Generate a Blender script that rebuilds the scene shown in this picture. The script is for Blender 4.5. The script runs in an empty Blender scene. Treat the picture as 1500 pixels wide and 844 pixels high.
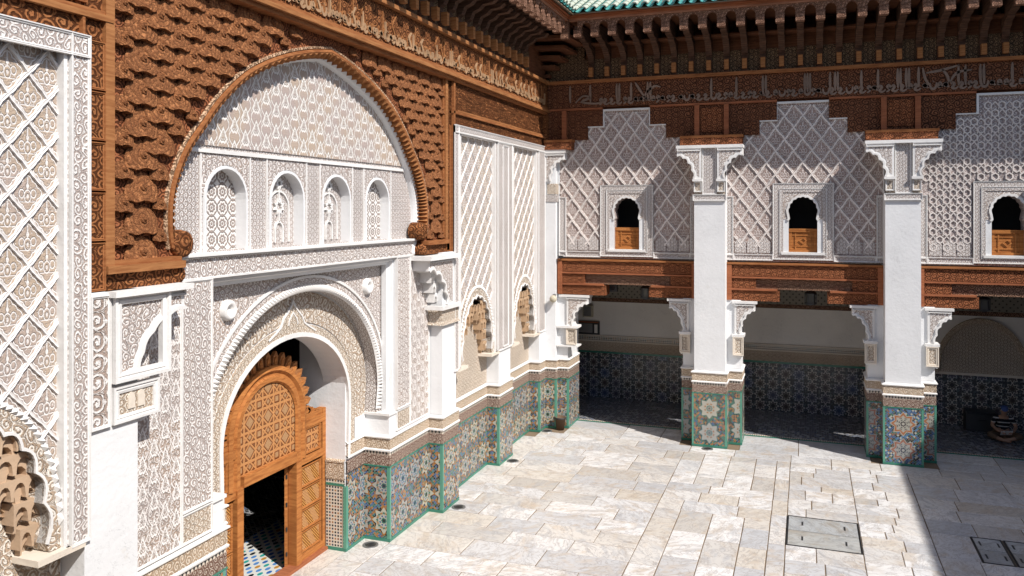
import bpy, bmesh, math, random
import numpy as np
from mathutils import Vector, Matrix
from mathutils.geometry import tessellate_polygon
random.seed(7)
S = bpy.context.scene
C = S.collection
PI = math.pi

# ---------------------------------------------------------------- camera, sky, sun, exposure
cam_d = bpy.data.cameras.new('camera'); cam = bpy.data.objects.new('camera', cam_d); C.objects.link(cam)
cam.location = (0, 0, 5.8); cam.rotation_euler = (PI/2, 0, 0.3454)
cam_d.sensor_width = 36; cam_d.lens = 36*1195/1500.0; cam_d.shift_y = -(422-308.75)/1500.0
cam_d.clip_start = 0.1; cam_d.clip_end = 500
S.camera = cam
SUN_EL = math.radians(45.6); SUN_DIR = Vector((-0.872*math.cos(SUN_EL), 0.489*math.cos(SUN_EL), -math.sin(SUN_EL)))
w = bpy.data.worlds.new('World'); S.world = w; w.use_nodes = True
nt = w.node_tree; bg = nt.nodes['Background']
sky = nt.nodes.new('ShaderNodeTexSky'); sky.sky_type = 'NISHITA'; sky.sun_disc = False
sky.sun_elevation = SUN_EL; sky.sun_rotation = math.atan2(0.872, -0.489)
nt.links.new(sky.outputs[0], bg.inputs[0]); bg.inputs[1].default_value = 0.12
sd = bpy.data.lights.new('sun', 'SUN'); sun = bpy.data.objects.new('sun', sd); C.objects.link(sun)
sd.energy = 4.8; sd.angle = math.radians(0.5); sd.color = (1.0, 0.955, 0.90)
sun.rotation_euler = SUN_DIR.to_track_quat('-Z', 'Y').to_euler(); sun.location = (20, -10, 40)
S.view_settings.view_transform = 'Standard'; S.view_settings.look = 'None'
S.view_settings.exposure = 0.27; S.view_settings.gamma = 1

# ---------------------------------------------------------------- node helpers
class G:
    def __init__(s, name, rough=0.7, spec=0.3):
        s.m = bpy.data.materials.new(name); s.m.use_nodes = True; s.t = s.m.node_tree
        s.b = s.t.nodes['Principled BSDF']; s.b.inputs['Roughness'].default_value = rough
        s.b.inputs['Specular IOR Level'].default_value = spec
        s._uv = None
    def n(s, ty, **k):
        x = s.t.nodes.new(ty)
        for a, v in k.items(): setattr(x, a, v)
        return x
    def plug(s, v, sock):
        if isinstance(v, bpy.types.NodeSocket): s.t.links.new(v, sock)
        else: sock.default_value = v
    def m_(s, op, a, b=0.0, c=None):
        x = s.n('ShaderNodeMath', operation=op); s.plug(a, x.inputs[0]); s.plug(b, x.inputs[1])
        if c is not None: s.plug(c, x.inputs[2])
        return x.outputs[0]
    def uv(s, du=0.0, dv=0.0):
        if s._uv is None:
            x = s.n('ShaderNodeUVMap', uv_map='UVMap'); y = s.n('ShaderNodeSeparateXYZ'); s.t.links.new(x.outputs[0], y.inputs[0])
            s._uv = (y.outputs[0], y.outputs[1])
        u, v = s._uv
        if du: u = s.m_('ADD', u, du)
        if dv: v = s.m_('ADD', v, dv)
        return u, v
    def xyz(s, a, b, c=0.0):
        x = s.n('ShaderNodeCombineXYZ')
        for i, q in enumerate((a, b, c)): s.plug(q, x.inputs[i])
        return x.outputs[0]
    def noise(s, vec, scale, detail=2.0, rough=0.5, dist=0.0):
        x = s.n('ShaderNodeTexNoise'); s.plug(vec, x.inputs['Vector']); x.inputs['Scale'].default_value = scale
        x.inputs['Detail'].default_value = detail; x.inputs['Roughness'].default_value = rough; x.inputs['Distortion'].default_value = dist
        return x.outputs['Fac']
    def smooth(s, v, a, b, lo=0.0, hi=1.0):
        x = s.n('ShaderNodeMapRange', interpolation_type='SMOOTHSTEP'); s.plug(v, x.inputs[0])
        x.inputs[1].default_value = a; x.inputs[2].default_value = b; x.inputs[3].default_value = lo; x.inputs[4].default_value = hi
        return x.outputs[0]
    def lin(s, v, a, b, lo=0.0, hi=1.0):
        x = s.n('ShaderNodeMapRange'); s.plug(v, x.inputs[0])
        x.inputs[1].default_value = a; x.inputs[2].default_value = b; x.inputs[3].default_value = lo; x.inputs[4].default_value = hi
        return x.outputs[0]
    def mix(s, f, a, b, mode='MIX'):
        x = s.n('ShaderNodeMix', data_type='RGBA', blend_type=mode); s.plug(f, x.inputs[0])
        for q, i in ((a, 6), (b, 7)):
            if isinstance(q, bpy.types.NodeSocket): s.t.links.new(q, x.inputs[i])
            else: x.inputs[i].default_value = tuple(q)+(1,)
        return x.outputs[2]
    def ramp(s, f, stops, const=False):
        x = s.n('ShaderNodeValToRGB'); s.plug(f, x.inputs[0]); r = x.color_ramp
        if const: r.interpolation = 'CONSTANT'
        while len(r.elements) > 1: r.elements.remove(r.elements[0])
        r.elements[0].position = stops[0][0]; r.elements[0].color = tuple(stops[0][1])+(1,)
        for p, c in stops[1:]:
            e = r.elements.new(p); e.color = tuple(c)+(1,)
        return x.outputs[0]
    def color(s, c):
        if isinstance(c, bpy.types.NodeSocket): s.t.links.new(c, s.b.inputs['Base Color'])
        else: s.b.inputs['Base Color'].default_value = tuple(c)+(1,)
    def bump(s, h, dist=0.01, strength=1.0):
        x = s.n('ShaderNodeBump'); s.plug(h, x.inputs['Height']); x.inputs['Distance'].default_value = dist
        x.inputs['Strength'].default_value = strength; s.t.links.new(x.outputs[0], s.b.inputs['Normal'])
    def arab(s, W, H, k=1.3, n=3.0, th=0.35, du=0.0, dv=0.0, seed=0.0, soft=0.25):
        """mirror-symmetric half-drop scrollwork: contour lines of noise over lattice-periodic coordinates"""
        u, v = s.uv(du, dv)
        a = s.m_('MULTIPLY', u, 2*PI/W); b = s.m_('MULTIPLY', v, 2*PI/H)
        ca = s.m_('COSINE', a); sb = s.m_('SINE', b); cb = s.m_('COSINE', b)
        X = s.m_('MULTIPLY', s.m_('MULTIPLY', ca, cb), k)
        Z = s.m_('MULTIPLY_ADD', s.m_('MULTIPLY', ca, sb), k, seed)
        Y = s.m_('MULTIPLY', s.m_('COSINE', s.m_('MULTIPLY', a, 2.0)), k*0.6)
        f = s.noise(s.xyz(X, Y, Z), 1.0, 1.0, 0.4)
        w_ = s.m_('ABSOLUTE', s.m_('SINE', s.m_('MULTIPLY', f, PI*n*2)))
        return s.smooth(w_, th, th+soft, 1.0, 0.0), f
    def stems(s, scale, n=4.0, th=0.35, dist=1.2, seed=0.0, su=1.0, sv=1.0, soft=0.25):
        """free scrolling stems: contour lines of warped noise"""
        u, v = s.uv()
        f = s.noise(s.xyz(s.m_('MULTIPLY', u, su), s.m_('MULTIPLY', v, sv), seed), scale, 0.6, 0.4, dist)
        w_ = s.m_('ABSOLUTE', s.m_('SINE', s.m_('MULTIPLY', f, PI*n*2)))
        return s.smooth(w_, th, th+soft, 1.0, 0.0), f

    def cells(s, W, H, warp=0.0, seed=0.0, ws=4.0):
        u, v = s.uv()
        if warp:
            n1 = s.noise(s.xyz(u, v, seed), ws, 1.0, 0.5); n2 = s.noise(s.xyz(u, v, seed+7.0), ws, 1.0, 0.5)
            u = s.m_('MULTIPLY_ADD', s.m_('SUBTRACT', n1, 0.5), warp, u); v = s.m_('MULTIPLY_ADD', s.m_('SUBTRACT', n2, 0.5), warp, v)
        cu = s.m_('DIVIDE', u, W); i = s.m_('FLOOR', cu); par = s.m_('FLOORED_MODULO', i, 2.0)
        cv = s.m_('MULTIPLY_ADD', par, 0.5, s.m_('DIVIDE', v, H)); j = s.m_('FLOOR', cv)
        return s.m_('SUBTRACT', s.m_('FRACT', cu), 0.5), s.m_('SUBTRACT', s.m_('FRACT', cv), 0.5), i, j
    def scroll(s, W, H, turns=1.6, w_=0.17, warp=0.05, seed=0.0):
        """running scrollwork: spirals of alternating hand in half-drop cells, with a leaf bud at each heart"""
        px, py, i, j = s.cells(W, H, warp, seed)
        hand = s.m_('MULTIPLY_ADD', s.m_('FLOORED_MODULO', s.m_('ADD', i, s.m_('FLOOR', s.m_('MULTIPLY', j, 0.5))), 2.0), 2.0, -1.0)
        r = s.m_('MULTIPLY', s.m_('SQRT', s.m_('ADD', s.m_('MULTIPLY', px, px), s.m_('MULTIPLY', py, py))), 2.0)
        th = s.m_('MULTIPLY', s.m_('ARCTAN2', py, px), hand)
        q = s.m_('SUBTRACT', s.m_('MULTIPLY', r, turns), s.m_('DIVIDE', th, 2*PI))
        q = s.m_('ABSOLUTE', s.m_('SUBTRACT', s.m_('FRACT', q), 0.5))
        line = s.smooth(q, w_-0.05, w_+0.12, 1.0, 0.0)
        lob = s.m_('ADD', r, s.m_('MULTIPLY', s.m_('COSINE', s.m_('MULTIPLY', th, 5.0)), 0.05))
        leaf = s.smooth(s.m_('SINE', s.m_('ADD', s.m_('MULTIPLY', th, 4.0), s.m_('MULTIPLY', r, 9.0))), 0.35, 0.6, 0.0, 1.0)
        line = s.m_('MAXIMUM', line, s.m_('MULTIPLY', s.m_('MULTIPLY', leaf, s.smooth(q, w_+0.10, w_+0.16, 1.0, 0.0)), 0.85))
        bud = s.smooth(lob, 0.20, 0.27, 1.0, 0.0)
        gap = s.smooth(s.m_('ABSOLUTE', s.m_('SUBTRACT', lob, 1.06)), 0.03, 0.07, 0.0, 1.0)
        return s.m_('MAXIMUM', s.m_('MULTIPLY', line, gap), bud), r
    def palmette(s, W, H, seed=0.0):
        px, py, i, j = s.cells(W, H, 0.02, seed)
        X = s.m_('MULTIPLY', px, 1.0); Y = s.m_('ADD', py, 0.05)
        r = s.m_('SQRT', s.m_('ADD', s.m_('MULTIPLY', X, X), s.m_('MULTIPLY', Y, s.m_('MULTIPLY', Y, 0.8)))); th = s.m_('ARCTAN2', Y, X)
        R_ = s.m_('MULTIPLY_ADD', s.m_('COSINE', s.m_('MULTIPLY', s.m_('SUBTRACT', th, PI/2), 3.0)), 0.05, 0.24)
        R_ = s.m_('MULTIPLY_ADD', s.m_('COSINE', s.m_('MULTIPLY', s.m_('SUBTRACT', th, PI/2), 7.0)), 0.018, R_)
        e = s.m_('SUBTRACT', r, R_)
        ring = s.smooth(s.m_('ABSOLUTE', e), 0.045, 0.07, 1.0, 0.0)
        ring2 = s.smooth(s.m_('ABSOLUTE', s.m_('ADD', e, 0.125)), 0.018, 0.035, 1.0, 0.0)
        u, v = s.uv(); a = s.m_('MULTIPLY', u, 2*PI/W); b = s.m_('MULTIPLY', v, 2*PI/H)
        # ogee stems winding between the palmettes
        w1 = s.m_('MULTIPLY_ADD', s.m_('COSINE', s.m_('MULTIPLY', py, 2*PI)), 0.20, s.m_('SUBTRACT', s.m_('ABSOLUTE', px), 0.30))
        st = s.smooth(s.m_('ABSOLUTE', w1), 0.045, 0.07, 1.0, 0.0)
        w2 = s.m_('MULTIPLY_ADD', s.m_('ABSOLUTE', px), 1.3, s.m_('SUBTRACT', py, 0.36))
        st2 = s.smooth(s.m_('ABSOLUTE', w2), 0.04, 0.065, 1.0, 0.0)
        out = s.smooth(e, 0.02, 0.05, 0.0, 1.0)
        h = s.m_('MAXIMUM', s.m_('MAXIMUM', ring, ring2), s.m_('MULTIPLY', s.m_('MAXIMUM', st, st2), out))
        return h, r

def _diam(s, W, H):
    u, v = s.uv()
    a = s.m_('ADD', s.m_('DIVIDE', u, W), s.m_('DIVIDE', v, H)); b = s.m_('SUBTRACT', s.m_('DIVIDE', u, W), s.m_('DIVIDE', v, H))
    fa = s.m_('SUBTRACT', s.m_('FRACT', a), 0.5); fb = s.m_('SUBTRACT', s.m_('FRACT', b), 0.5)
    aa = s.m_('ABSOLUTE', fa); ab = s.m_('ABSOLUTE', fb); m = s.m_('MAXIMUM', aa, ab); o = s.m_('MINIMUM', aa, ab)
    lob = s.m_('MULTIPLY_ADD', s.m_('ABSOLUTE', s.m_('COSINE', s.m_('MULTIPLY', o, PI*4.0))), -0.035, m)
    h = s.smooth(s.m_('ABSOLUTE', s.m_('SUBTRACT', lob, 0.365)), 0.016, 0.032, 1.0, 0.0)
    X = s.m_('ADD', fa, fb); Y = s.m_('SUBTRACT', fa, fb)
    Xa = s.m_('ABSOLUTE', X)
    def ln(e, w1=0.03, w2=0.055): return s.smooth(s.m_('ABSOLUTE', e), w1, w2, 1.0, 0.0)
    inn = s.smooth(lob, 0.33, 0.35, 1.0, 0.0)
    r1 = s.m_('SQRT', s.m_('ADD', s.m_('POWER', s.m_('DIVIDE', Xa, 0.17), 2.0), s.m_('POWER', s.m_('DIVIDE', s.m_('ADD', Y, 0.12), 0.25), 2.0)))
    r2 = s.m_('SQRT', s.m_('ADD', s.m_('POWER', s.m_('DIVIDE', s.m_('SUBTRACT', Xa, 0.30), 0.13), 2.0), s.m_('POWER', s.m_('DIVIDE', s.m_('ADD', Y, 0.02), 0.17), 2.0)))
    r3 = s.m_('SQRT', s.m_('ADD', s.m_('POWER', s.m_('DIVIDE', Xa, 0.09), 2.0), s.m_('POWER', s.m_('DIVIDE', s.m_('SUBTRACT', Y, 0.30), 0.12), 2.0)))
    e = s.m_('MAXIMUM', ln(s.m_('SUBTRACT', r1, 1.0), 0.10, 0.22), ln(s.m_('SUBTRACT', r2, 1.0), 0.14, 0.30))
    e = s.m_('MAXIMUM', e, s.smooth(r3, 0.8, 1.1, 1.0, 0.0)); e = s.m_('MAXIMUM', e, s.smooth(r1, 0.35, 0.5, 0.8, 0.0))
    e = s.m_('MAXIMUM', e, ln(s.m_('ADD', Y, 0.36), 0.016, 0.035)); e = s.m_('MAXIMUM', e, s.m_('MULTIPLY', ln(s.m_('SUBTRACT', Xa, 0.02), 0.014, 0.03), s.smooth(Y, 0.1, 0.15)))
    u2 = s.noise(s.xyz(u, v, 5.0), 34.0, 1.0, 0.5)
    e = s.m_('MAXIMUM', e, s.smooth(u2, 0.60, 0.66, 0.0, 0.55))
    return s.m_('MAXIMUM', h, s.m_('MULTIPLY', e, inn)), m
G.diam = _diam

WHITE = (0.80, 0.79, 0.77)
def carve(name, rib, ground, W=0.3, H=0.4, k=1.3, n=3.0, th=0.35, seed=0.0, bump=0.012, du=0, dv=0, free=None, rough=0.75, dirt=0.25, second=True, ground2=None, scr=None, palm=False, diam=None, mixs=None):
    g = G(name, rough, 0.25)
    if diam: a, f = g.diam(*diam); second = False
    elif palm:
        a, f = g.palmette(W, H, seed); second = False
        if mixs: a2, _ = g.scroll(mixs[0], mixs[1], 1.3, 0.18, 0.12, seed+2); a = g.m_('MAXIMUM', a, g.m_('MULTIPLY', a2, 0.72))
    elif scr: a, f = g.scroll(scr[0], scr[1], scr[2], scr[3], scr[4] if len(scr) > 4 else 0.05, seed); second = False
    elif free: a, f = g.stems(*free[:1], n=n, th=th, dist=free[1], seed=seed, su=free[2], sv=free[3])
    else: a, f = g.arab(W, H, k, n, th, du, dv, seed)
    h = a
    if second:
        if free: c2, _ = g.stems(free[0]*2.1, n=n, th=th*0.8, dist=free[1], seed=seed+9, su=free[2], sv=free[3])
        else: c2, _ = g.arab(W/2, H/2, k*1.2, n, th*0.8, du, dv, seed+5.0)
        h = g.m_('MAXIMUM', a, g.m_('MULTIPLY', c2, 0.55))
    u, v = g.uv()
    big = g.noise(g.xyz(u, v, seed), 1.3, 3.0, 0.6)
    gr = g.mix(g.smooth(big, 0.38, 0.62), ground, ground2 or tuple(x*0.82 for x in ground))
    rb = g.mix(g.smooth(big, 0.4, 0.75, 0, dirt), rib, tuple(r*0.6+q*0.4 for r, q in zip(rib, ground)))
    pit = g.noise(g.xyz(u, v, seed+3.0), 55.0, 2.0, 0.6)
    g.color(g.mix(g.m_('MULTIPLY', h, g.smooth(pit, 0.28, 0.5, 0.55, 1.0)), gr, rb)); g.bump(g.m_('ADD', h, g.m_('MULTIPLY', pit, 0.5)), bump)
    return g.m

M = {}
def white(name, col, var=0.06, rough=0.65):
    g = G(name, rough, 0.3); u, v = g.uv()
    f = g.noise(g.xyz(u, v, 0.3), 1.1, 4.0, 0.6)
    f2 = g.noise(g.xyz(u, g.m_('MULTIPLY', v, 0.25), 4.3), 3.0, 3.0, 0.6)
    c = g.mix(g.smooth(f, 0.35, 0.7, 0, 1), col, tuple(x*(1-var) for x in col))
    c = g.mix(g.smooth(f2, 0.55, 0.8, 0, 0.5), c, tuple(x*(1-1.5*var) for x in col))
    cr = g.noise(g.xyz(u, v, 8.0), 1.7, 6.0, 0.7, 0.5)
    cr = g.m_('MULTIPLY', g.smooth(g.m_('ABSOLUTE', g.m_('SUBTRACT', cr, 0.5)), 0.0, 0.006, 1.0, 0.0), g.smooth(f, 0.5, 0.6))
    c = g.mix(g.m_('MULTIPLY', cr, 0.45), c, tuple(x*0.5 for x in col))
    c = g.mix(g.smooth(g.noise(g.xyz(u, v, 6.0), 5.0, 5.0, 0.7), 0.60, 0.72, 0, 0.35), c, tuple(x*y for x, y in zip(col, (0.80, 0.74, 0.66))))
    g.color(c); g.bump(g.m_('ADD', g.m_('MULTIPLY', f, 3.0), g.noise(g.xyz(u, v, 2.0), 14.0, 4.0, 0.6)), 0.005)
    return g.m
M['white'] = white('smooth_white_plaster', (0.73, 0.735, 0.74))
M['mould'] = white('white_moulding_plaster', (0.76, 0.745, 0.725), 0.13)
M['cream'] = white('cream_moulding_plaster', (0.72, 0.64, 0.54), 0.10)
M['ivory'] = white('ivory_wall_paint', (0.82, 0.785, 0.73), 0.08)
PINK = (0.44, 0.335, 0.27); PINKG = (0.41, 0.34, 0.31)
M['tymp'] = carve('tympanum_scrolls', (0.84, 0.81, 0.77), (0.47, 0.37, 0.29), 0.22, 0.30, palm=True, bump=0.03, ground2=(0.44, 0.36, 0.33), seed=1.0)
M['vine'] = carve('carved_vine_plaster', (0.86, 0.82, 0.79), PINK, 0.17, 0.30, palm=True, mixs=(0.085, 0.10), bump=0.03, seed=4, ground2=PINKG)
M['fine'] = carve('carved_fine_plaster', (0.82, 0.79, 0.77), (0.46, 0.38, 0.34), bump=0.024, seed=2, scr=(0.065, 0.09, 1.3, 0.20, 0.04))
M['finebuff'] = carve('carved_fine_buff_plaster', (0.80, 0.73, 0.63), (0.49, 0.37, 0.27), bump=0.024, seed=6, scr=(0.075, 0.095, 1.3, 0.20, 0.07))
M['spandrel'] = carve('carved_spandrel_plaster', (0.83, 0.79, 0.76), (0.44, 0.345, 0.29), bump=0.025, seed=3, scr=(0.095, 0.115, 1.4, 0.20, 0.16), ground2=(0.42, 0.35, 0.32))
M['archleaf'] = carve('carved_arch_leaf_plaster', (0.81, 0.75, 0.67), (0.46, 0.345, 0.25), bump=0.03, seed=8, scr=(0.12, 0.13, 1.3, 0.19, 0.2))
M['script'] = carve('carved_script_plaster', (0.83, 0.80, 0.77), (0.43, 0.345, 0.30), bump=0.02, seed=5, scr=(0.095, 0.125, 1.5, 0.20, 0.14), ground2=PINKG)
M['sscroll'] = carve('carved_running_scroll_plaster', (0.83, 0.80, 0.77), (0.40, 0.31, 0.26), bump=0.03, seed=7, scr=(0.19, 0.20, 1.6, 0.18, 0.06))
M['lat_l'] = carve('lattice_ground_plaster', (0.82, 0.78, 0.75), (0.43, 0.345, 0.30), diam=(0.40, 0.44), seed=3.3, bump=0.022, ground2=(0.46, 0.36, 0.27))
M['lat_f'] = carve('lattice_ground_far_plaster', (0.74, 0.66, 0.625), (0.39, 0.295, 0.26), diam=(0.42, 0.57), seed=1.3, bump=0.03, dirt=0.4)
M['strap'] = carve('strapwork_plaster', (0.72, 0.65, 0.63), (0.38, 0.305, 0.285), bump=0.03, seed=9, scr=(0.10, 0.12, 1.3, 0.17, 0.04))
M['rib'] = white('lattice_rib_plaster', (0.80, 0.77, 0.75), 0.16)
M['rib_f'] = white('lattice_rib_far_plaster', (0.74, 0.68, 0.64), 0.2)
M['dadoc'] = carve('dado_carved_cream_plaster', (0.72, 0.62, 0.50), (0.46, 0.33, 0.22), seed=15.0, bump=0.015, scr=(0.10, 0.12, 1.5, 0.18, 0.08))
M['dados'] = carve('dado_script_tile', (0.50, 0.42, 0.35), (0.16, 0.085, 0.06), seed=25.0, bump=0.006, scr=(0.09, 0.10, 1.5, 0.13, 0.08))
M['muq'] = white('honeycomb_buff_plaster', (0.50, 0.34, 0.21), 0.2)
M['muqw'] = white('honeycomb_cream_plaster', (0.52, 0.37, 0.25), 0.2)

def wood(name, a, b, mode='plain', bump=0.01, **k):
    g = G(name, 0.75, 0.12); u, v = g.uv()
    gr = g.noise(g.xyz(g.m_('MULTIPLY', u, 1.0), g.m_('MULTIPLY', v, 9.0), 1.0), 3.0, 4.0, 0.6)
    base = g.mix(g.smooth(gr, 0.35, 0.7), a, b)
    h = g.m_('MULTIPLY', gr, 0.2)
    if mode == 'carved':
        if 'scr' in k: m_, _ = g.scroll(*k['scr'], seed=k.get('seed', 1.0))
        elif 'free' in k: m_, _ = g.stems(k['free'][0], n=k.get('n', 4.0), th=k.get('th', 0.35), dist=1.3, seed=k.get('seed', 1.0), su=k['free'][1], sv=k['free'][2])
        else: m_, _ = g.arab(k.get('W', 0.3), k.get('H', 0.3), k.get('k', 1.6), k.get('n', 2.5), k.get('th', 0.38), seed=k.get('seed', 1.0))
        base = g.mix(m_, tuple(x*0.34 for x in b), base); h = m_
    big = g.noise(g.xyz(u, v, 7.0), 0.9, 3.0, 0.6)
    base = g.mix(g.smooth(big, 0.45, 0.75, 0, 0.45), base, tuple(x*0.55 for x in b))
    g.color(base); g.bump(h, bump); return g.m
CED = (0.36, 0.148, 0.056); CED2 = (0.225, 0.078, 0.028)
M['cedar'] = wood('cedar_wood', CED, CED2)
M['cedar_c'] = wood('carved_cedar', CED, CED2, 'carved', 0.02, scr=(0.13, 0.13, 1.5, 0.2, 0.12), seed=2)
M['cedar_l'] = wood('carved_cedar_lines', CED, CED2, 'carved', 0.02, free=(4.0, 0.6, 3.2), seed=12)
M['cedar_g'] = wood('carved_cedar_scroll', CED, CED2, 'carved', 0.025, scr=(0.17, 0.16, 1.6, 0.2, 0.08), seed=4)
def bossmat():
    g = G('carved_cedar_boss', 0.8, 0.1); u, v = g.uv()
    oi = g.n('ShaderNodeObjectInfo'); z = g.m_('MULTIPLY', oi.outputs['Random'], 30.0)
    y = g.m_('SUBTRACT', v, 0.035); r = g.m_('SQRT', g.m_('ADD', g.m_('MULTIPLY', u, u), g.m_('MULTIPLY', y, y)))
    q = g.m_('ADD', r, g.m_('MULTIPLY', g.noise(g.xyz(u, v, z), 14.0, 1.0, 0.5), 0.03))
    h = g.smooth(g.m_('SINE', g.m_('MULTIPLY', q, 2*PI/0.05)), -0.8, -0.1)
    nz = g.smooth(g.noise(g.xyz(u, v, z), 26.0, 4.0, 0.75), 0.36, 0.62)
    c = g.mix(nz, (0.23, 0.088, 0.036), (0.45, 0.19, 0.078))
    c = g.mix(g.m_('MULTIPLY', g.m_('SUBTRACT', 1.0, h), 0.45), c, (0.15, 0.06, 0.028))
    c = g.mix(g.m_('MULTIPLY', oi.outputs['Random'], 0.3), c, (0.20, 0.085, 0.04))
    g.color(c); g.bump(g.m_('ADD', g.m_('MULTIPLY', h, 0.4), nz), 0.012); return g.m
M['cedar_boss'] = bossmat()
M['cedar_lt'] = wood('pale_cedar', (0.38, 0.17, 0.066), (0.25, 0.098, 0.036))
M['cedar_ltc'] = wood('pale_carved_cedar', (0.72, 0.50, 0.33), (0.52, 0.31, 0.18), 'carved', 0.02, scr=(0.13, 0.13, 1.5, 0.2, 0.12), seed=22)
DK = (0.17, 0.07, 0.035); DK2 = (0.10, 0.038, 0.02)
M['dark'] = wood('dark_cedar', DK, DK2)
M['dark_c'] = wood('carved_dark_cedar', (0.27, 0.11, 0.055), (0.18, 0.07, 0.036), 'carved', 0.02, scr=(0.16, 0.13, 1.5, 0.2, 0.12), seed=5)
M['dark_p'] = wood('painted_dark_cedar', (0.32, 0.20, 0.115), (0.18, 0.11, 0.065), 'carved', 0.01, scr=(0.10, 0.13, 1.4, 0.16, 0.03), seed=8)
M['brk'] = wood('near_black_cedar_bracket', (0.115, 0.062, 0.04), (0.05, 0.026, 0.018))  # even near-black brown on every bracket
M['redc'] = wood('red_cedar', (0.36, 0.13, 0.06), (0.25, 0.085, 0.04))
M['beam'] = wood('carved_red_cedar', (0.40, 0.15, 0.066), (0.26, 0.088, 0.038), 'carved', 0.015, scr=(0.13, 0.11, 1.5, 0.22, 0.1), seed=6)
M['beam2'] = wood('weathered_carved_cedar', (0.36, 0.22, 0.15), (0.26, 0.14, 0.09), 'carved', 0.015, scr=(0.13, 0.11, 1.5, 0.22, 0.1), seed=16)
M['door'] = wood('orange_cedar_door', (0.46, 0.185, 0.055), (0.28, 0.098, 0.028))
M['script_w'] = white('pale_worn_letters', (0.42, 0.255, 0.14), 0.3)
M['script_g'] = white('grey_worn_letters', (0.25, 0.17, 0.125), 0.3)

def girih(name):
    g = G(name, 0.5, 0.35); u, v = g.uv()
    def band(ang, p):
        q = g.m_('ADD', g.m_('MULTIPLY', u, math.cos(ang)), g.m_('MULTIPLY', v, math.sin(ang)))
        return g.m_('ABSOLUTE', g.m_('SUBTRACT', g.m_('ABSOLUTE', g.m_('SUBTRACT', g.m_('FRACT', g.m_('DIVIDE', q, p)), 0.5)), 0.19))
    bs = [band(a, q_) for a, q_ in ((0.0, 0.44), (PI/4, 0.3111), (PI/2, 0.44), (3*PI/4, 0.3111))]
    m1 = g.m_('MINIMUM', bs[0], bs[2]); m2 = g.m_('MINIMUM', bs[1], bs[3]); mn = g.m_('MINIMUM', m1, m2)
    fine = g.m_('ABSOLUTE', g.m_('SINE', g.m_('MULTIPLY', g.m_('ADD', u, v), PI/0.018)))
    h = g.smooth(mn, 0.035, 0.06, 1.0, 0.0)
    c = g.mix(h, (0.20, 0.065, 0.018), (0.52, 0.24, 0.085))
    sel = g.m_('MULTIPLY', g.smooth(mn, 0.09, 0.11), g.smooth(fine, 0.3, 0.7, 0.0, 0.7))
    c = g.mix(sel, c, (0.62, 0.40, 0.20))
    g.color(c); g.bump(g.m_('ADD', h, g.m_('MULTIPLY', fine, 0.2)), 0.015); return g.m
M['girih'] = girih('interlaced_door_panel')
def basket(name):
    g = G(name, 0.5, 0.35); u, v = g.uv()
    d = g.m_('ABSOLUTE', g.m_('SUBTRACT', g.m_('FRACT', g.m_('DIVIDE', v, 0.36)), 0.5))
    e = g.m_('ABSOLUTE', g.m_('SUBTRACT', g.m_('FRACT', g.m_('DIVIDE', u, 0.52)), 0.5))
    s1 = g.m_('SINE', g.m_('MULTIPLY', g.m_('ADD', u, v), 2*PI/0.05))
    s2 = g.m_('SINE', g.m_('MULTIPLY', g.m_('SUBTRACT', u, v), 2*PI/0.05))
    ch = g.m_('GREATER_THAN', g.m_('SINE', g.m_('MULTIPLY', g.m_('ADD', u, g.m_('MULTIPLY', v, 0.6)), 2*PI/0.3)), 0.0)
    h = g.m_('ADD', g.m_('MULTIPLY', s1, ch), g.m_('MULTIPLY', s2, g.m_('SUBTRACT', 1.0, ch)))
    c = g.mix(g.smooth(h, -0.4, 0.5), (0.30, 0.11, 0.025), (0.66, 0.33, 0.09))
    g.color(c); g.bump(h, 0.01); return g.m
M['basket'] = basket('herringbone_door_panel')

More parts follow.
